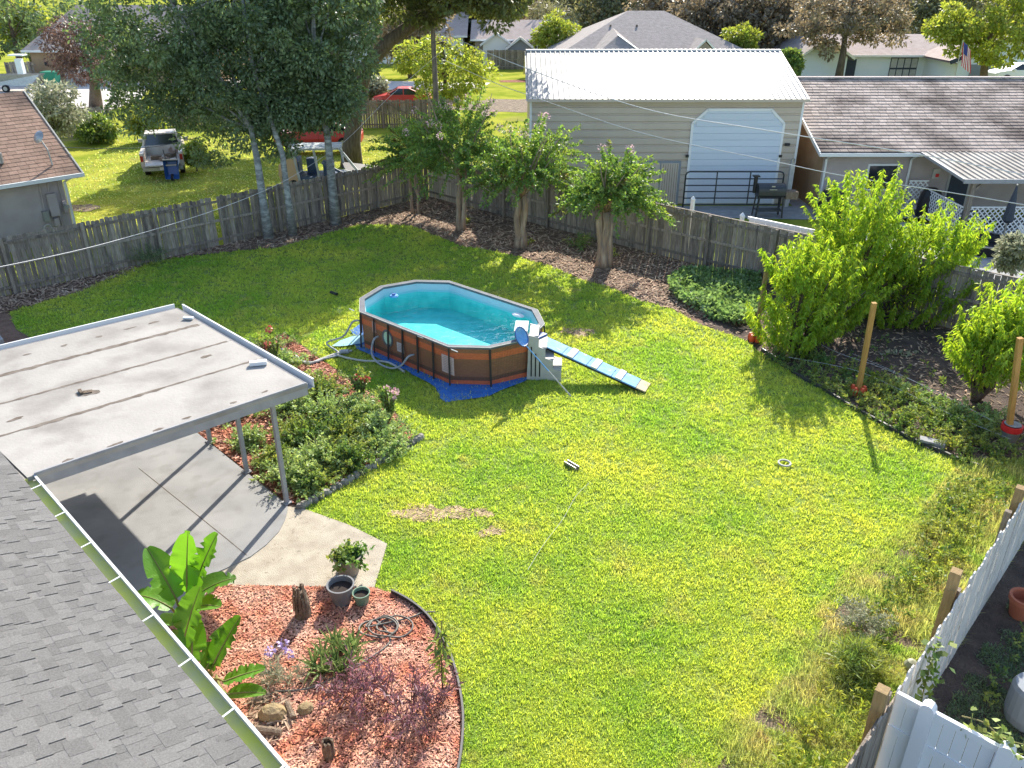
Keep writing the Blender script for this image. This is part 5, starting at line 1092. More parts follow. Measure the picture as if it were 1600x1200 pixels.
# sapling trees beyond
b = AT(693, 172, 58); b = (b[0], 58, 0)
tree('tree', 'bright loose-leaved tree right behind the utility pole', b, [[b, (b[0] + .2, 58, 3), (b[0] + .1, 58, 5)]], .16, crown_oak([(A3(700, 118, 58), (2.9, 2.2, 2.3)), (A3(655, 88, 60), (1.8, 1.5, 1.2))], 60, 150, .24, .12), mt['yellowleaf'], mt['bark'], group='far backyard trees')
b = G(150, 168); b = (b[0], b[1], 0)
tree('dying_tree', 'dead brown needled tree with thick grey trunk before the beige garage', b, [[b, A3(148, 130, 62), A3(142, 90, 62), A3(140, 60, 62)]], .42, crown_oak([(A3(128, 95, 62), (2.7, 2, 1.9)), (A3(105, 60, 62), (2.5, 2, 1.6))], 46, 120, .3, .08, droop=.5), mt['brownleaf'], mt['bark_oak'], limbs=14)
b = (-12, 51, 0)
tree('tree', 'dark green tree filling the upper left behind the leftmost oak', b, [[b, (-12, 51, 3), (-11.6, 51, 6)]], .3, crown_oak([((-11.8, 51, 8.0), (4.2, 2.5, 3.6)), ((-13.5, 50, 5.6), (2.2, 1.6, 1.8))], 120, 200, .26, .13, rr=(.6, 1.0)), mt['oakleaf'], mt['bark_oak'], group='far backyard trees')
for px, Y, r, h, m, lb in ((22, 86, (8, 4, 6.5), 7, 'oakleaf', 'dark tree mass at the upper left corner above the boat'), (42, 90, (2.0, 1.5, 2.0), 4.2, 'yellowleaf', 'sunlit green tree left of the beige garage roof'), (640, 84, (4, 3, 3), 5, 'farleaf2', 'pale hazy tree beyond the street left of the utility pole')):
    x = AT(px, 60, Y)[0]; b = (x, Y, 0)
    tree('tree', lb, b, [[b, (x, Y, h * .5), (x, Y, h)]], .3, crown_oak([((x, Y, h), r)], 60, 120, .4, .2, rr=(.8, 1.4)), mt[m], mt['bark'], group='far backyard trees')
# trees on the skyline, right to left
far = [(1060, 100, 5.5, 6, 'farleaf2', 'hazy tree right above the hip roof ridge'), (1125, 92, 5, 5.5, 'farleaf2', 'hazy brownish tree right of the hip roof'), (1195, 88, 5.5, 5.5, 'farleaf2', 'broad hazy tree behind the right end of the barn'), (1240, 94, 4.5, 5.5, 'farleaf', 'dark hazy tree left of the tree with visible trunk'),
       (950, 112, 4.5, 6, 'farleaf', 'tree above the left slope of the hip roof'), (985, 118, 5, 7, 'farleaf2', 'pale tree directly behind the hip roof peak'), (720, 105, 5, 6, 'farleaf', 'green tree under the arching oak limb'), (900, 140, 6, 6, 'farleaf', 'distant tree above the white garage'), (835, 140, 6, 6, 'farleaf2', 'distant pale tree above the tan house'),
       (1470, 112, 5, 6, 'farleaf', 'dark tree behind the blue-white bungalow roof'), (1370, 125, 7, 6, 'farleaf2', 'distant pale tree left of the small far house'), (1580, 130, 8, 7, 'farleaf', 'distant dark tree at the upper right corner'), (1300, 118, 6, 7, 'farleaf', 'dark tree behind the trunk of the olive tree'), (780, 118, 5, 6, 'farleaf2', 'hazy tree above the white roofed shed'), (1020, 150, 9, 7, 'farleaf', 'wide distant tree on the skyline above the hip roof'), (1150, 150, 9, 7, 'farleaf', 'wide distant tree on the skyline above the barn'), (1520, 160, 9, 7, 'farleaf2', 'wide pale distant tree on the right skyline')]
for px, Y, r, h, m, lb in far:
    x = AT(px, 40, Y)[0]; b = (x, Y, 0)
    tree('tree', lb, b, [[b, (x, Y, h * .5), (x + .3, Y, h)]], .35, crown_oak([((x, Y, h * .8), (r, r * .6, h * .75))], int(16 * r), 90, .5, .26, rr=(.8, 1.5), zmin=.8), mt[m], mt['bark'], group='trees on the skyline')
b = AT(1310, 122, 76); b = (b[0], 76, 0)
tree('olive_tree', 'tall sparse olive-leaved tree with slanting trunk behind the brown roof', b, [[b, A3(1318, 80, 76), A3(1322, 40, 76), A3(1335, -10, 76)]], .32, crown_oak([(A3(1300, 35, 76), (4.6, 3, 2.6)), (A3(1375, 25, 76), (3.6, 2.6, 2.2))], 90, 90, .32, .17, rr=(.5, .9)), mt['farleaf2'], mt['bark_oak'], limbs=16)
b = AT(1545, 118, 66); b = (b[0], 66, 0)
tree('bright_tree', 'bright green spreading tree at the upper right beside the flag', b, [[b, A3(1540, 80, 66), A3(1555, 30, 66)]], .3, crown_oak([(A3(1550, 40, 66), (4.0, 3, 2.8)), (A3(1500, 45, 66), (2, 1.8, 1.0))], 100, 130, .3, .15, rr=(.5, .9), flat=.5), mt['yellowleaf'], mt['bark'], limbs=12)
for px, Y in ((852, 104), (935, 125), (872, 108)):     # fan palms
    x, _, z = AT(px, 15, Y); b = (x, Y, 0); o = thing('fan_palm', {852: 'fan palm with drooping skirt left of the white garage', 935: 'small distant fan palm right of the white garage', 872: 'second fan palm close beside the skirted one'}[px], 'palm', b, 0, 'far fan palms')
    MB().tube([(0, 0, 0), (.1, 0, 3.5), (0, 0, z)], [.25, .2, .2], 8).build('trunk', mt['bark'], o)
    n = 46; D = unit(n); D[:, 2] = np.abs(D[:, 2]) * .8 - .3; D /= np.linalg.norm(D, axis=1, keepdims=True); V, _p = shoots(np.tile([[0, 0, z]], (n, 1)), D, 2.0, 12, .9, .10, .5, .3, .35, .3); quads('fronds', V, mt['farleaf'], o)
for px, py, Y, r, m, lb in ((870, 55, 88, 2.0, 'yellowleaf', 'yellow-green bush above the left end of the barn roof'), (1155, 68, 80, 1.6, 'yellowleaf', 'round green bush peeking over the barn ridge'), (78, 175, 47, 1.6, 'paleleaf', 'pale feathery bush behind the tan shingle roof'), (150, 205, 50, 1.2, 'weedleaf', 'leafy green bush against the far fence, left of the pickup'), (228, 190, 50, .9, 'yellowleaf', 'yellow-leaved bush behind the pickup cab'), (303, 238, 42.0, .5, 'yellowleaf', 'low yellow-green bush touching the right side of the pickup'), (570, 150, 66, 1.6, 'paleleaf', 'pale bush left of the red sedan'), (1592, 392, 24.5, .65, 'paleleaf', 'round pale shrub on the neighbour patio at the right edge'), (1235, 100, 70, 1.0, 'weedleaf', 'small bush beside the barn gable far end')):
    c = AT(px, py, Y); zz = max(c[2], r * .6); b = (c[0], Y, 0); C = ellip((c[0], Y, zz), (r, r * .8, min(r * .9, zz)), int(18 + 10 * r), .3, .1); V = clumps(C, r * .35, 130, .045 * math.sqrt(Y) * .8, .02 * math.sqrt(Y) * .8)
    o = thing('bush', lb, 'bush', b, 0, 'bushes in the neighbouring yards'); quads('foliage', V - np.array(b), mt[m], o); MB().tube([(0, 0, 0), (0, 0, zz)], .05, 5).build('stem', mt['bark'], o)

# ---- crape myrtles
def myrtle(label, base, bpx, top, crown, r, nsh, multi, tr, flowers=0, seed=0, darker=False):
    """multi: list of (base offset, top offset)"""
    o = thing('crape_myrtle', label, 'tree', base, 0, 'crape myrtles along the back fence'); m_ = MB(); tz = top[2]
    for (bo, to) in multi:
        p0 = Vector((bo[0], bo[1], -.02)); p1 = Vector((top[0] - base[0] + to[0], top[1] - base[1] + to[1], tz)); pts = wiggle(p0, p1, 5, .05)
        m_.tube(pts, [tr * k for k in (1.5, 1.05, .95, .95, 1.0, .9)], 10)
    cc = Vector(crown) - Vector(base)
    for k in range(14):
        a = rs.rand() * 6.28; e = cc + Vector((math.cos(a) * r[0] * .75, math.sin(a) * r[1] * .75, rs.uniform(-.4, .8) * r[2])); s0 = Vector((top[0] - base[0], top[1] - base[1], tz - .05))
        m_.tube(wiggle(s0, e, 4, .08), [.06, .045, .035, .02, .01], 5)
    m_.build('trunk', mt['bark_myrtle'], o, smooth=True)
    D = unit(nsh); D[:, 2] = np.abs(D[:, 2]) * 1.1 - .25; D /= np.linalg.norm(D, axis=1, keepdims=True)
    st0 = np.array(cc) + np.array([0, 0, -r[2] * .45]) + D * np.array(r) * (.15 + .35 * rs.rand(nsh, 1)); Ln = (.55 + .75 * rs.rand(nsh)) * np.mean(r)
    V, P = shoots(st0, D, Ln, 75, .13, .06, .28, .35, .6)
    C = ellip(tuple(cc + Vector((0, 0, -r[2] * .1))), (r[0] * .75, r[1] * .75, r[2] * .7), 34, .2); V2 = clumps(C[:18], .4, 80, .13, .06)
    quads('crown', np.vstack([V, V2]), mt['myrleaf'], o)
    if flowers:
        ends = P.reshape(nsh, 75, 3)[:, -1]; ends = ends[np.argsort(-ends[:, 2])][:int(flowers * 2.2)]; ends = ends[rs.permutation(len(ends))[:flowers]]
        quads('blossom', clumps(ends, .12, 40, .05, .045, 0, 1.0), mt['pinkflower'], o)
    return o
myrtle('small twin-stemmed crape myrtle nearest the back fence corner', (-4.05, 33.7, 0), 0, A3(646, 262, 33.7), A3(645, 226, 33.7), (1.45, 1.4, 1.5), 90, [((-.12, 0), (-.22, 0)), ((.16, 0), (.02, 0))], .055)
myrtle('tall crape myrtle with pink blossoms, second from the back corner', (-2.02, 31.3, 0), 0, A3(721, 275, 31.3), A3(716, 203, 31.3), (2.0, 1.8, 1.95), 150, [((-.07, 0), (-.1, 0)), ((.08, 0), (.1, 0))], .10, 20)
myrtle('crape myrtle with a broad pale trunk right behind the pool', (.31, 29.0, 0), 0, A3(815, 305, 29.0), A3(826, 240, 29.0), (1.75, 1.6, 1.5), 170, [((-.1, 0), (-.14, 0)), ((.1, 0), (.12, 0)), ((0, .1), (0, .1))], .12, 8)
myrtle('thickest-trunked crape myrtle nearest the vine patch', (3.17, 26.85, 0), 0, A3(946, 330, 26.8), A3(956, 278, 26.8), (1.55, 1.4, 1.25), 150, [((-.13, 0), (-.18, 0)), ((.12, 0), (.16, 0)), ((0, .12), (0, .1)), ((0, -.1), (.02, -.08))], .13, 3)
for i, (px, py, h) in enumerate(((727, 352, .5), (822, 384, .45), (957, 402, .5))):   # basal sprouts
    c = G(px, py); D = unit(9); D[:, 2] = np.abs(D[:, 2]) + .8; D /= np.linalg.norm(D, axis=1, keepdims=True); V, _ = shoots(np.tile([[0, 0, 0]], (9, 1)), D, h, 12, .08, .04); o = quads('root_sprout', V, mt['yellowleaf']); o.location = (c[0], c[1], 0); tag(o, ('yellow-green root sprout at the foot of the tall pink-blossomed myrtle', 'small root sprout at the foot of the myrtle behind the pool', 'root sprout at the foot of the thickest myrtle trunk')[i], 'sprout')

# ---- peach-like trees in the garden
def peach(label, base, lobes, nsh, dense, lw=(.15, .038)):
    o = thing('peach_tree', label, 'tree', base, 0, 'peach trees in the garden bed'); m_ = MB(); V = []
    for (c, r, n) in lobes:
        cc = np.array(c) - np.array(base)
        for k in range(5):
            e = Vector(cc) + Vector(tuple(unit(1)[0] * np.array(r) * .6)); m_.tube(wiggle((rs.uniform(-.1, .1), rs.uniform(-.1, .1), 0), e, 5, .08), [.07, .05, .04, .03, .02, .01], 6)
        n = int(n * 1.12); U = unit(n); S0 = cc + U * np.array(r) * (.45 + .45 * rs.rand(n, 1)); S0[:, 2] -= .35
        D = U * .55 + np.array([0, 0, 1.0]); D /= np.linalg.norm(D, axis=1, keepdims=True)
        v, _ = shoots(S0, D, .5 + .65 * rs.rand(n), 54, lw[0], lw[1], .10, 1.35, .3, .0); V.append(v)
        v = clumps(ellip(tuple(cc), tuple(x * .75 for x in r), int(n * .1), .1), .35, 40, lw[0], lw[1], .8); V.append(v)
    m_.build('trunk', mt['bark'], o, smooth=True); V = np.vstack(V); V[:, :, 2] = np.maximum(V[:, :, 2], .03); quads('crown', V, mt['peachleaf'], o); return o
peach('tallest light green peach tree against the right-hand board fence', (9.9, 22.4, 0), [(A3(1345, 330, 22.6), (1.15, 1.1, 1.1), 90), (A3(1340, 400, 22.3), (1.6, 1.4, 1.2), 120), (A3(1450, 390, 22.3), (1.3, 1.1, 1.0), 95), (A3(1400, 460, 22.2), (1.8, 1.3, .9), 110), (A3(1490, 370, 22.4), (.6, .6, .5), 30), (A3(1485, 445, 22.0), (.9, .8, .7), 50)], 0, 1)
peach('shorter leafy peach tree between the tall one and the first orange-based post', (7.5, 19.7, 0), [(A3(1245, 500, 19.8), (1.05, .9, .8), 95), (A3(1280, 430, 20.4), (.8, .7, .8), 70), (A3(1240, 420, 20.1), (.5, .5, .6), 40), (A3(1340, 455, 20.6), (.4, .35, .3), 16), (A3(1300, 480, 20.6), (.75, .7, .65), 50)], 0, 1)
peach('low bright peach tree at the right frame edge beside the last post', (10.95, 17.0, 0), [(A3(1560, 545, 16.9), (.95, .8, .75), 95), (A3(1600, 500, 17.2), (.8, .7, .6), 60), (A3(1545, 510, 17), (.5, .4, .35), 26)], 0, 1)

# ---- vine cover patch
VC = [G(*p) for p in [(1045, 440), (1075, 425), (1130, 430), (1185, 440), (1190, 470), (1180, 500), (1150, 512), (1110, 500), (1070, 480), (1048, 462)]]
P = np.array(VC); pts = P.min(0) + rs.rand(9000, 2) * (P.max(0) - P.min(0)); pts = pts[inpoly(pts, VC)]
hh = .12 + .12 * np.sin(pts[:, 0] * 3) * np.cos(pts[:, 1] * 2.6) + .1 * rs.rand(len(pts)); P3 = np.column_stack([pts, np.maximum(hh, .03)]); D = np.tile([[0, -.2, .5]], (len(P3), 1))
q = quads('vine_ground_cover', leaves(P3, D, .14, .11, .1, .9), mt['coverleaf'], kind='stuff')
# ---- garden weeds and low crops
GW_ = GP([(1190, 560), (1240, 590), (1280, 610), (1350, 655), (1430, 698), (1500, 722), (1590, 735), (1590, 690), (1500, 640), (1420, 610), (1330, 575), (1260, 555)])
def weedpatch(name, poly, n, L_, nl, ln, wd, m, up=.9, kind='stuff', z=.01):
    P = np.array(poly); pts = np.zeros((0, 2))
    while len(pts) < n:
        q = P.min(0) + rs.rand(n * 3, 2) * (P.max(0) - P.min(0)); pts = np.vstack([pts, q[inpoly(q, poly)]])
    pts = pts[:n]; D = unit(n); D[:, 2] = np.abs(D[:, 2]) + up; D /= np.linalg.norm(D, axis=1, keepdims=True)
    V, _ = shoots(np.column_stack([pts, np.full(n, z)]), D, L_ * (.5 + rs.rand(n)), nl, ln, wd, .35, .1, .5); return quads(name, V, m, kind=kind)
weedpatch('garden_weeds', GW_, 520, .42, 26, .075, .03, mt['weedleaf'])
weedpatch('garden_weeds', GW_, 90, .3, 20, .09, .04, mt['yellowleaf'])
weedpatch('garden_weeds', GP([(1390, 600), (1470, 640), (1560, 650), (1560, 690), (1480, 660), (1400, 625)]), 80, .5, 30, .08, .035, mt['shrubleaf'])
weedpatch('garden_weeds', GP([(1300, 500), (1420, 545), (1500, 520), (1560, 640), (1400, 600)]), 20, .3, 14, .1, .04, mt['weedleaf'])
weedpatch('strip_weeds', GP([(1470, 760), (1560, 740), (1580, 780), (1470, 900), (1330, 1080), (1300, 1040), (1400, 900)]), 260, .3, 18, .07, .03, mt['weedleaf'])
weedpatch('strip_weeds', GP([(1440, 830), (1560, 760), (1500, 900), (1400, 960)]), 120, .35, 16, .07, .03, mt['yellowleaf'])
weedpatch('strip_weeds', GP([(1230, 1150), (1340, 1000), (1390, 1080), (1310, 1240), (1180, 1230)]), 130, .4, 14, .09, .022, mt['yellowleaf'])
weedpatch('side_yard_weeds', [(5.2, 6.6), (7.6, 9.3), (9.5, 9.0), (7, 6)], 70, .3, 12, .07, .04, mt['weedleaf'])
for i, (px, py, r, m, lb) in enumerate(((1345, 985, .38, 'paleleaf', 'small grey-leaved shrub on bare soil beside the white picket fence'), (1335, 1050, .35, 'weedleaf', 'dark green grassy clump below the grey-leaved shrub'), (232, 415, .5, 'oakleaf', 'low dark spiky bush against the left board fence'))):
    c = G(px, py); n = 60; D = unit(n); D[:, 2] = np.abs(D[:, 2]) + .5; D /= np.linalg.norm(D, axis=1, keepdims=True); V, _ = shoots(np.tile([[0, 0, .02]], (n, 1)) + unit(n) * np.array([.12, .12, 0]), D, r * 1.5, 26, .05 if i != 1 else .2, .02 if i != 1 else .015, .2, .1, .6, .3)
    if i == 2: V = V * np.array([1.2, 1, 1.25])
    o = thing('small_shrub', lb, 'shrub', (c[0], c[1], 0)); quads('foliage', V, mt[m], o)
for i, (px, py) in enumerate(((905, 388), (915, 380))):
    if i: continue
    c = G(px, py); n = 14; D = unit(n); D[:, 2] = np.abs(D[:, 2]) + .5; D /= np.linalg.norm(D, axis=1, keepdims=True); V, _ = shoots(np.tile([[0, 0, 0]], (n, 1)), D, .7, 20, .22, .03, .2, .1, .3, .2)
    o = quads('palm_seedling', V, mt['weedleaf']); o.location = (c[0], c[1], 0); tag(o, 'small palm seedling in the leaf litter between two myrtles', 'seedling')

# ================================================================ GARDEN THINGS
# tall posts with coloured bases
for i, ((bx_, by_), (tx, ty), col_, lb) in enumerate((((1179, 533), (1200, 410), 'orange', 'slanting brown stake with orange base at the left end of the garden edge'), ((1340, 616), (1366, 473), 'orange', 'yellow timber post with orange base in the middle of the garden edge'), ((1574, 690), (1594, 528), 'red', 'yellow timber post with red bucket base at the right frame edge'))):
    b = G(bx_, by_); Y = b[1]; t = AT(tx, ty, Y); o = thing('garden_post', lb, 'post', (b[0], b[1], 0), 0, 'timber posts along the garden edge')
    MB().beam((0, 0, .02), (t[0] - b[0], 0, t[2]), .10, .10).build('timber', mt['postwood'] if i == 0 else mt['yellowpost'], o)
    n = 9
    if i < 2:
        for k in range(5):
            a = k * 1.256; MB().lathe([(.07, .0), (.075, .12), (.04, .2), (.0, .21)], (.13 * math.cos(a), .13 * math.sin(a), .02), 10).build('orange_cone', mt['orange'], o)
    else:
        MB().lathe([(.16, 0), (.19, .28), (.17, .28), (.15, .05)], seg=18).build('wire_basket', mt['galv'], o); MB().lathe([(.195, .28), (.21, .3), (.21, .42), (.17, .42), (.17, .30)], seg=18).build('bucket', mt['red'], o); MB().lathe([(0, .44), (.17, .44)], seg=18).build('stone_fill', mt['oldconc'], o)
c = G(1236, 507); o = MB().lathe([(.12, .5), (.14, .62), (.1, .7), (0, .7)]).build('orange_cup', mt['orange']); o.location = (c[0] + .1, c[1] - 1.0, .3); tag(o, 'orange plastic cup hanging among the leaves of the shorter peach tree', 'plant marker')
# black plastic lawn edging along the garden
ed = GP([(1190, 548), (1215, 565), (1240, 585), (1280, 607), (1320, 632), (1370, 660), (1430, 692), (1465, 706), (1500, 722), (1545, 735)])
m_ = MB(); q = smoothp([(x, y, 0) for x, y in ed], 5)
for a, b in zip(q[:-1], q[1:]): m_.beam((a.x, a.y, .045), (b.x, b.y, .045), .05, .09)
o = m_.build('garden_edging', mt['blacksheet']); tag(o, 'black plastic edging between lawn and vegetable garden', 'edging')
c = G(1455, 697); o = MB().box((0, 0, .07), (.5, .2, .14), rz=R(-30)).build('edging_block', mt['oldconc']); o.location = (c[0], c[1], 0); tag(o, 'grey block lying on the garden edging', 'block')
for k, pts in enumerate(([(1190, 500), (1290, 560), (1370, 590), (1460, 630), (1570, 690)], [(1230, 570), (1330, 590), (1400, 620), (1480, 660), (1575, 700)], [(1330, 560), (1420, 600), (1500, 645), (1590, 680)])):
    o = MB().tube(smoothp([(G(*p)[0], G(*p)[1], .3 - .08 * k) for p in pts]), .004, 5).build('garden_string', mt['wirebright']); tag(o, ('upper pale string stretched between the garden posts', 'lowest pale string along the garden edging', 'short pale string at the right end of the garden')[k], 'string')
c = G(1405, 555); o = quads('leaf_debris', leaves(np.column_stack([rs.normal(size=(60, 2)) * [.35, .08], np.full(60, .06)]), np.tile([[0, 0, .3]], (60, 1)), .12, .06), mt['paleleaf']); o.location = (c[0], c[1], 0); tag(o, 'pale dried frond lying on the dark garden soil', 'dead frond')
# lawn bits
c = G(1225, 728); o = MB().tube([(.12 * math.cos(t), .12 * math.sin(t), .05) for t in [R(a) for a in range(0, 361, 20)]], .022, 6).build('drain_ring', mt['offwhite']); o.location = (c[0], c[1], .02); tag(o, 'small pale ring lying on the sunny lawn near the post shadows', 'ring')
c = G(893, 731); o = thing('drain_box', 'short grey channel piece lying in the middle of the lawn', 'channel', (c[0], c[1], .03), R(-50)); MB().box((0, 0, .01), (.34, .09, .02)).build('channel_base', mt['stain'], o)
for y in (-.045, .045): MB().box((0, y, .04), (.34, .012, .06)).build('channel_side', mt['galv'], o)
c = G(522, 461); o = MB().tube([(-.12, .1, .06), (.12, -.1, .06)], .05, 8).build('dark_bottle', mt['blackplastic']); o.location = (c[0], c[1], 0); tag(o, 'small dark tube lying on the shaded lawn left of the pool', 'bottle')
c = G(757, 318); o = MB().box((0, 0, .1), (1.5, .35, .2), rz=R(-30)).build('concrete_slab', mt['offwhite']); o.location = (c[0] - .3, c[1], .0); tag(o, 'pale slab lying by the fence behind the tall myrtle', 'slab')
o = MB().tube(smoothp([gz(920, 755, .07), gz(900, 775, .07), gz(880, 810, .07), gz(850, 850, .07), gz(825, 890, .07)]), .004, 5).build('lawn_cord', mt['offwhite']); tag(o, 'thin pale cord half sunk in the lawn below the channel piece', 'cord')

# ---- flower bed by the patio cover
weedpatch('bed_ground_cover', BED, 300, .38, 30, .07, .034, mt['shrubleaf'], up=.35, z=.03)
shr = [(-4.35, 13.6, .5), (-3.9, 14.3, .5), (-3.3, 14.2, .5), (-3.6, 15.2, .55), (-2.9, 15.3, .5), (-4.6, 15.2, .5), (-4.2, 16.1, .55), (-3.4, 16.2, .5), (-5.1, 16.6, .5), (-4.6, 17.2, .5), (-5.6, 17.7, .5), (-6.5, 16.2, .4), (-2.6, 14.7, .4), (-5.9, 18.8, .45), (-6.9, 17.2, .45), (-4.9, 14.3, .32), (-5.6, 15.0, .33), (-3.9, 13.3, .35)]
where = ['nearest the corner post', 'beside the stone border near the post', 'against the middle of the stone border', 'at the centre of the bed', 'near the right tip of the bed', 'behind the middle post', 'just behind the bed centre', 'at the lawn side below the pool', 'behind the bed centre near the patio roof', 'toward the hose end of the bed', 'under the gutter corner', 'partly under the patio roof', 'at the very right tip by the stones', 'farthest toward the lawn hoses', 'deep under the patio roof edge', 'small and low between the two right posts', 'small and low by the middle post', 'low at the start of the stone border']
for (x, y, r), w_ in zip(shr, where):
    r *= 1.22
    o = thing('bed_shrub', 'grey-green flowering shrub ' + w_, 'shrub', (x, y, 0), 0, 'shrubs in the flower bed by the patio'); n = int(90 * r / .5); D = unit(n); D[:, 2] = np.abs(D[:, 2]) * 1.1 + .12; D /= np.linalg.norm(D, axis=1, keepdims=True)
    V, P = shoots(np.tile([[0, 0, .03]], (n, 1)), D * np.array([1, 1, .8]), r * (.7 + .7 * rs.rand(n)), 34, .075, .034, .12, .1, .6, .25); quads('foliage', V, mt['shrubleaf'] if rs.rand() < .75 else mt['weedleaf'], o)
    m_ = MB()
    for k in range(6): m_.tube([(0, 0, 0), tuple(D[k] * r * .9)], .008, 4)
    tag(m_.build('stems', mt['bark'], o), kind='stuff')
def rose(lb, base, stems, fl, h, m='redflower'):
    o = thing('rose_bush', lb, 'rose bush', base, 0, 'rose bushes in the flower bed'); n = stems; D = unit(n) * .28 + np.array([0, 0, 1]); D /= np.linalg.norm(D, axis=1, keepdims=True); S0 = np.zeros((n, 3))
    V, P = shoots(S0, D, h * (.7 + .4 * rs.rand(n)), 40, .075, .045, .05, .2, .6, .35); quads('foliage', V, mt['weedleaf'], o); m_ = MB()
    for k in range(n): m_.tube([(0, 0, 0), tuple(D[k] * h * .8)], .012, 5)
    tag(m_.build('stems', mt['bark'], o), kind='stuff'); e = P.reshape(n, 40, 3)[:fl, -1]
    for q_ in e: quads('flower', clumps(q_[None, :], .06, 26, .06, .06, 0, 1), mt[m], o)
rose('tallest rose bush with red and yellow flowers beside the gutter corner', (-5.95, 18.1, 0), 30, 3, 1.3)
rose('rose bush with red flowers facing the pool side of the bed', (-3.55, 16.9, 0), 18, 2, .85)
rose('rose bush with pale pink flowers at the right tip of the bed', (-2.75, 16.0, 0), 20, 3, .85, 'pinkflower')
bs = thing('stone_border', 'row of rough grey stones edging the flower bed toward the lawn', 'stone border', (-3.9, 12.6, 0)); q = [G(470, 795), G(520, 768), G(575, 735), G(620, 708), G(658, 686)]; qs = smoothp([(x, y, 0) for x, y in q], 6)
for k, p in enumerate(qs):
    m_ = MB(); n_ = 7; vs = [(random.uniform(.8, 1.1) * .11 * math.cos(6.28 * i / n_), random.uniform(.8, 1.1) * .08 * math.sin(6.28 * i / n_), z) for z, s in ((0, 1), (.07, 1)) for i in range(n_)]; vs += [(v[0] * .6, v[1] * .6, .12) for v in vs[:n_]]
    m_.add(vs, [(i + j * n_, (i + 1) % n_ + j * n_, (i + 1) % n_ + (j + 1) * n_, i + (j + 1) * n_) for j in range(2) for i in range(n_)] + [tuple(range(2 * n_, 3 * n_))]); o = m_.build('stone', mt['edgestone'], bs); o.location = (p.x + 3.9, p.y - 12.6, 0); o.rotation_euler = (0, 0, random.uniform(0, 3))

# ---- mulch bed things
def paddle(L_, W__, bend, tear=0, fold=.25, n=26):
    m_ = MB(); vs = []; 
    for i in range(n + 1):
        t = i / n; w = W__ * 1.55 * (math.sin(math.pi * min(1, t * .93 + .05)) ** .5) * (1 - .3 * t); a = bend * t * t; x = L_ * t * math.cos(a * .6); z = L_ * t * .25 - L_ * bend * t * t * .5
        tz = 0 if random.random() > tear else random.uniform(-.06, .02)
        e1, e2 = (1 if random.random() > .1 else random.uniform(.35, .7)), (1 if random.random() > .1 else random.uniform(.35, .7))
        vs += [(x, -w / 2 * e1, z + fold * w * .5 + tz), (x, -w / 4, z + fold * w * .2), (x, 0, z - .01), (x, w / 4, z + fold * w * .2), (x, w / 2 * e2, z + fold * w * .5 + tz)]
    m_.add(vs, [(i * 5 + k, (i + 1) * 5 + k, (i + 1) * 5 + k + 1, i * 5 + k + 1) for i in range(n) for k in range(4)])
    m_.tube([(vs[i * 5 + 2][0], 0, vs[i * 5 + 2][2] + .004) for i in range(n + 1)], [.016 - .012 * i / n for i in range(n + 1)], 5, mi=1)
    return m_
def bop(lb, base, specs):
    o = thing('bird_of_paradise', lb, 'plant', base, 0, 'broad-leaved plants beside the gutter')
    for (px, py, tz, L_, W__, az, el, bend) in specs:      # leaf blade starts at pixel,height
        g_ = G(px, py, tz); s = Vector((g_[0], g_[1], tz)) - Vector(base)
        lf = paddle(L_, W__, bend, .15).build('leaf', [mt['banana'], mt['petiole']], o, smooth=True); lf.location = s; lf.rotation_euler = (0, -R(el), R(az))
        MB().tube(smoothp([(random.uniform(-.08, .08), random.uniform(-.08, .08), 0), s * .6 + Vector((0, 0, -.0)), s], 4), .018, 6).build('petiole', mt['petiole'], o)
    return o
bop('tall broad-leaved plant with upright glossy paddles at the patio corner', (-5.05, 9.55, 0), [(292, 925, 1.0, .92, .36, 75, 62, .15), (300, 930, 1.0, .98, .36, 48, 50, .3), (275, 935, 1.0, .85, .34, 140, 40, .25), (295, 940, .85, .8, .34, 20, 25, .7), (268, 950, .75, .75, .3, 165, 18, .9), (288, 960, .7, .75, .34, -80, 30, .5), (300, 950, .8, .6, .28, -20, 22, .6)])
bop('lower broad-leaved plant with wide paddles halfway along the gutter', (-4.35, 8.55, 0), [(285, 1010, .75, .85, .36, 60, 50, .25), (330, 1045, .5, .8, .3, 45, 40, .2), (300, 1040, .6, .7, .3, 100, 35, .4), (322, 1045, .5, .7, .26, 70, 18, .3), (350, 1065, .35, .6, .22, 8, 10, .3), (355, 1085, .25, .6, .2, -8, 8, .4), (300, 1060, .5, .6, .26, 150, 25, .5)])
# agave / bromeliad clump
c = G(526, 1040); ag = thing('bromeliad_clump', 'clump of spiky yellow-edged bromeliads in the red mulch', 'plant', (c[0], c[1], .03)); lfm = []
for k in range(3):
    m_ = MB(); n_ = 5; vs = []
    for i in range(n_ + 1):
        t = i / n_; w = .05 * (1 - t ** 2) + .003; vs += [(t * .34, -w / 2, .10 * t - .12 * k * t * t + .01), (t * .34, 0, .10 * t - .12 * k * t * t), (t * .34, w / 2, .10 * t - .12 * k * t * t + .01)]
    me = bpy.data.meshes.new('leaf'); me.from_pydata(vs, [], [(i * 3 + j, (i + 1) * 3 + j, (i + 1) * 3 + j + 1, i * 3 + j + 1) for i in range(n_) for j in range(2)]); me.materials.append(mt['agave']); lfm.append(me)
for j, (x, y) in enumerate([(0, 0), (.2, .1), (-.2, .08), (.1, -.2), (-.14, -.2), (.28, -.08), (-.3, -.1), (.02, .24), (.2, .3), (-.1, .35)]):
    for k in range(13): link('leaf', lfm[k % 3], ag, (x, y, 0), (0, -R(28 + 45 * ((k * 7 % 13) / 13)), k * 2.4 + j))
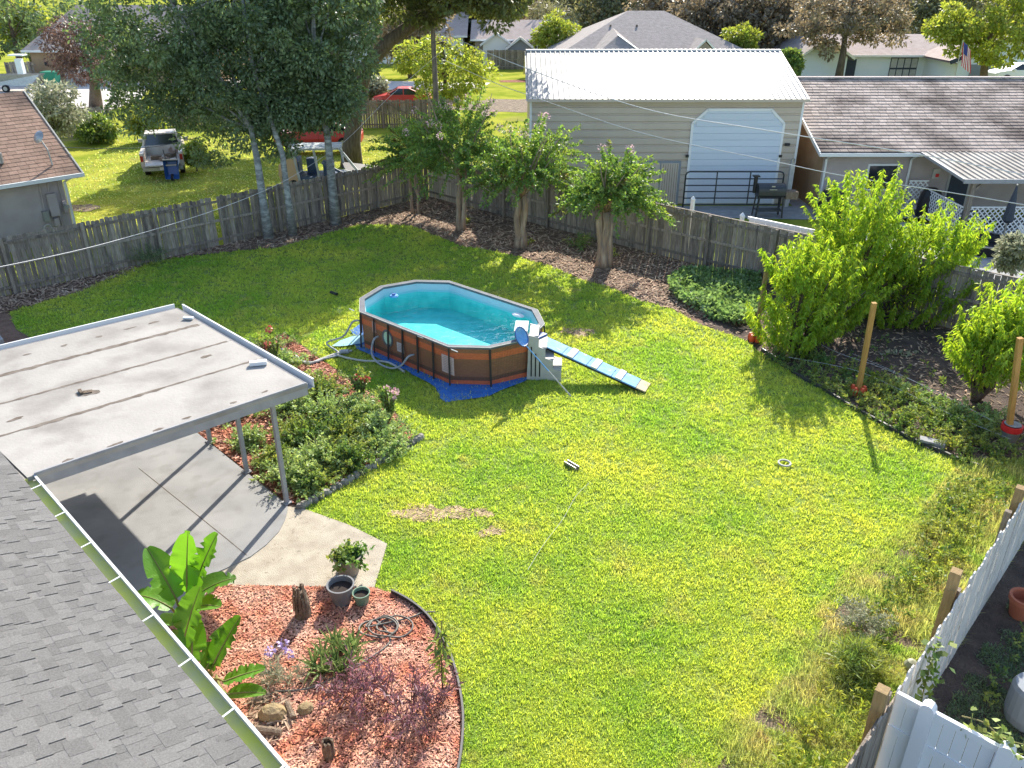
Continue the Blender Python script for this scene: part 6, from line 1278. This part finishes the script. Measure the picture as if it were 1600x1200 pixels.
# purple ti plants
for i, (px, py, r, lb) in enumerate(((560, 1098, .48, 'loose purple-leaved plant in the mulch nearer the hose'), (655, 1115, .52, 'larger purple-leaved plant near the right rim of the mulch'))):
    c = G(px, py); n = 34; D = unit(n); D[:, 2] = np.abs(D[:, 2]) + .75; D /= np.linalg.norm(D, axis=1, keepdims=True); S0 = np.column_stack([rs.normal(size=(n, 2)) * r * .42, np.full(n, .03)]); V, P = shoots(S0, D, .55, 20, .13, .02, .05, .0, .55, .25)
    o = thing('purple_plant', lb, 'plant', (c[0], c[1], 0), 0, 'purple-leaved plants'); quads('foliage', V, mt['purpleleaf'], o); m_ = MB()
    for k in range(n): m_.tube([tuple(S0[k]), tuple(S0[k] + D[k] * .5)], .006, 4)
    tag(m_.build('stems', mt['deadwood'], o), kind='stuff')
def stump(lb, px, py, h, r, az=.3):
    c = G(px, py); o = thing('tree_stump', lb, 'stump', (c[0], c[1], .02), 0, 'ragged stumps in the mulch'); m_ = MB()
    m_.tube([(0, 0, 0), (.02, 0, h * .5), (.0, .02, h * .8)], [r * 1.2, r, r * .7], 9)
    m_.build('core', mt['deadwood'], o)
    for k in range(13):
        a = k * .48; m_ = MB().beam((math.cos(a) * r * 1.1, math.sin(a) * r * 1.1, .0 + random.uniform(0, h * .4)), (math.cos(a) * r * random.uniform(.5, 1.2), math.sin(a) * r * random.uniform(.5, 1.2), h * random.uniform(.7, 1.15)), .045, .02); m_.build('bark_shard', mt['deadwood'], o)
stump('ragged brown stump near the concrete pad and pots', 474, 965, .62, .11)
stump('small ragged stump at the bottom of the mulch bed', 515, 1185, .3, .06)
# logs, rocks, dead bits under the gutter
c = G(428, 1122); o = MB().lathe([(0, 0), (.16, .02), (.19, .1), (.13, .2), (0, .23)], seg=8).build('rock', mt['stone']); o.location = (c[0], c[1], 0); o.scale = (1.1, .8, .9); tag(o, 'yellowish boulder by the gutter under the spiky plants', 'rock')
c = G(478, 1112); o = MB().lathe([(0, 0), (.1, .02), (.12, .07), (.07, .12), (0, .14)], seg=7).build('rock', mt['stone']); o.location = (c[0], c[1], 0); tag(o, 'smaller mossy rock right of the yellowish boulder', 'rock')
p0, p1 = gz(448, 1098, .12), gz(458, 1122, .08); o = MB().tube([p0, p1], [.035, .05], 8).build('dead_log', mt['deadwood']); tag(o, 'short pale dead log leaning between the two rocks', 'log')
p0, p1 = gz(400, 1140, .1), gz(440, 1145, .08); o = MB().tube([p0, p1], [.06, .05], 8).build('dead_log', mt['deadwood']); tag(o, 'dark rotting log under the yellowish boulder', 'log')
c = G(440, 1065); n = 30; D = unit(n); D[:, 2] = np.abs(D[:, 2]) + .3; D /= np.linalg.norm(D, axis=1, keepdims=True); V, P = shoots(np.zeros((n, 3)), D, .4, 14, .13, .014, .15, .2, .5, .2); o = thing('lilac_plant', 'straggly plant with lilac flowers and dry leaves beside the hose', 'plant', (c[0], c[1], .02)); quads('foliage', V, mt['paleleaf'], o); [quads('flower', clumps(np.array([f_]), .05, 26, .05, .05, 0, 1), mt['lilac'], o) for f_ in ([-.15, .15, .42], [.12, .12, .4], [.02, .25, .46])]
o = chips('dry_leaf_litter', GP([(395, 1095), (440, 1085), (460, 1130), (420, 1170), (385, 1130)]), 260, .2, .02, .03, .09, mt['litter'])
o = chips('dry_leaf_litter', GP([(470, 1040), (540, 1035), (550, 1075), (480, 1080)]), 120, .16, .015, .03, .07, mt['litter'])
# hose coil
hp_ = [gz(430, 1080, .06), gz(480, 1076, .06), gz(530, 1055, .06), gz(575, 1030, .06), gz(610, 1000, .06)]; cx, cy = G(605, 985)
for k in range(33):
    a = 2.2 + k * .62; off = (.22 + .06 * math.sin(k * .31)); ox = .12 * math.sin(k * .19); hp_.append((cx + ox + math.cos(a) * off * 1.15 - .03, cy + math.sin(a) * off * .85, .06 + .012 * (k % 5)))
hp_ += [gz(640, 965, .08), gz(660, 957, .07), gz(680, 956, .06)]
hosething('garden_hose', 'coiled grey-green garden hose on the red mulch', hp_, .014, mt['hose'])
m_ = MB(); q = smoothp([(x, y, 0) for x, y in edge_mulch[1:] + [G(690, 1290)]], 4)
for a, b in zip(q[:-1], q[1:]): m_.beam((a.x, a.y, .06), (b.x, b.y, .06), .03, .12)
o = m_.build('bed_edging', mt['blacksheet']); tag(o, 'curved black rubber edging around the red mulch bed', 'edging')
# pots
def pot(lb, px, py, r0, r1, h, m, soil=True, z0=.03):
    c = G(px, py, z0); o = thing('plant_pot', lb, 'pot', (c[0], c[1], z0), 0, 'plant pots by the concrete pad'); MB().lathe([(r0, 0), (r1 * .97, h * .86), (r1, h * .86), (r1 * 1.06, h), (r1 * .93, h), (r1 * .88, h * .7)], seg=26).build('pot_body', m, o, smooth=False)
    MB().lathe([(0, h * .74), (r1 * .9, h * .74)], seg=20).build('soil', mt['soil'], o); return o
p_ = pot('large taupe pot with a leafy green plant on the concrete', 545, 893, .17, .24, .36, mt['pottan'], z0=.04)
n = 40; D = unit(n); D[:, 2] = np.abs(D[:, 2]) * .8 + .15; D /= np.linalg.norm(D, axis=1, keepdims=True); V, _ = shoots(np.tile([[0, 0, .28]], (n, 1)), D, .38 * (.6 + .6 * rs.rand(n)), 16, .085, .055, .2, .1, .6, .25); pp = thing('potted_plant', 'bushy green leafy plant growing in the taupe pot', 'plant', (p_.location[0], p_.location[1], .04)); quads('foliage', V, mt['weedleaf'], pp)
pot('empty dark grey pot standing in front of the leafy one', 535, 940, .14, .21, .36, mt['potgrey'])
p_ = pot('small green pot right of the dark grey pot', 566, 942, .10, .135, .22, mt['potgreen'])
c = G(1593, 962); o = thing('plant_pot', 'terracotta pot on the shaded ground right of the white picket fence', 'pot', (c[0], c[1], 0), 0); MB().lathe([(.15, 0), (.21, .3), (.23, .3), (.23, .38), (.19, .38), (.17, .2), (0, .2)], seg=24).build('pot_body', mt['terracotta'], o)
c = G(1602, 1125); o = thing('blue_barrel', 'blue-grey barrel at the right frame edge beside the vinyl fence', 'barrel', (c[0], c[1], 0)); MB().lathe([(.26, 0), (.29, .15), (.29, .55), (.26, .62), (.0, .62)], seg=24).build('barrel_body', mt['shedgrey'], o)
# peach sapling at the edge of the bed
c = G(692, 1085); o = thing('sapling', 'leaning leafy sapling with yellowing leaves on the curved edging', 'sapling', (c[0], c[1], 0)); V, _ = shoots(np.array([[0, 0, .05], [0, 0, .2], [.0, 0, .3], [0, 0, .5], [0, 0, .6], [.0, 0, .6]]), np.array([[0, .02, 1.], [.12, .06, .95], [-.12, .08, .95], [.05, 0, 1], [-.05, .1, 1], [.15, .1, .9]]), .75, 16, .16, .045, .05, 1.1, .5, .25); quads('foliage', V, mt['weedleaf'], o); MB().tube([(0, 0, 0), (.0, .02, .6), (.03, .05, 1.3)], [.015, .01, .006], 5).build('stem', mt['bark'], o)
# climbing vine on the white fence and vine on the vinyl panel
def vine(lb, pts, n, ln=.1):
    o = thing('climbing_vine', lb, 'vine', pts[0]); q = smoothp(pts, 6); m_ = MB().tube([p - Vector(pts[0]) for p in q], .008, 5); m_.build('stem', mt['petiole'], o)
    P = np.array([list(q[rs.randint(len(q))]) for _ in range(n)]) + rs.normal(size=(n, 3)) * [.07, .07, .08]; D = np.tile([[-.1, -.6, .35]], (n, 1)); quads('foliage', leaves(P, D, ln, ln * .95, .2, .5) - np.array(pts[0]), mt['weedleaf'], o)
nrm_ = Vector((VV[1], -VV[0], 0)); 
def onf(s, z, off=.06): return (4.35 + VV[0] * s + nrm_.x * off, 6.62 + VV[1] * s + nrm_.y * off, z)
vine('leafy green vine climbing the outside of the white picket fence', [onf(.9, .05, .3), onf(.8, .6, .2), onf(.75, 1.1, .14), onf(.85, 1.5, .1), onf(1.05, 1.8, .06)], 190)
va_ = VA - R(90); vd = (math.cos(va_), math.sin(va_))
def onv(s, z, off=.05): return (4.38 + vd[0] * s + VV[0] * off, 6.52 + vd[1] * s + VV[1] * off, z)
vine('yellow-green vine trailing over the top of the white vinyl panel', [onv(.55, 1.84, .12), onv(.75, 1.92, .1), onv(.95, 1.9, .05), onv(1.15, 1.98, .02)], 60, .08)
c = G(1422, 1045); o = MB().lathe([(0, 0), (.08, .02), (.1, .08), (.06, .15), (0, .17)], seg=12).build('pale_melon', mt['paleleaf']); o.location = (c[0], c[1], 0); tag(o, 'pale round gourd lying in the weeds by the white picket fence', 'gourd')
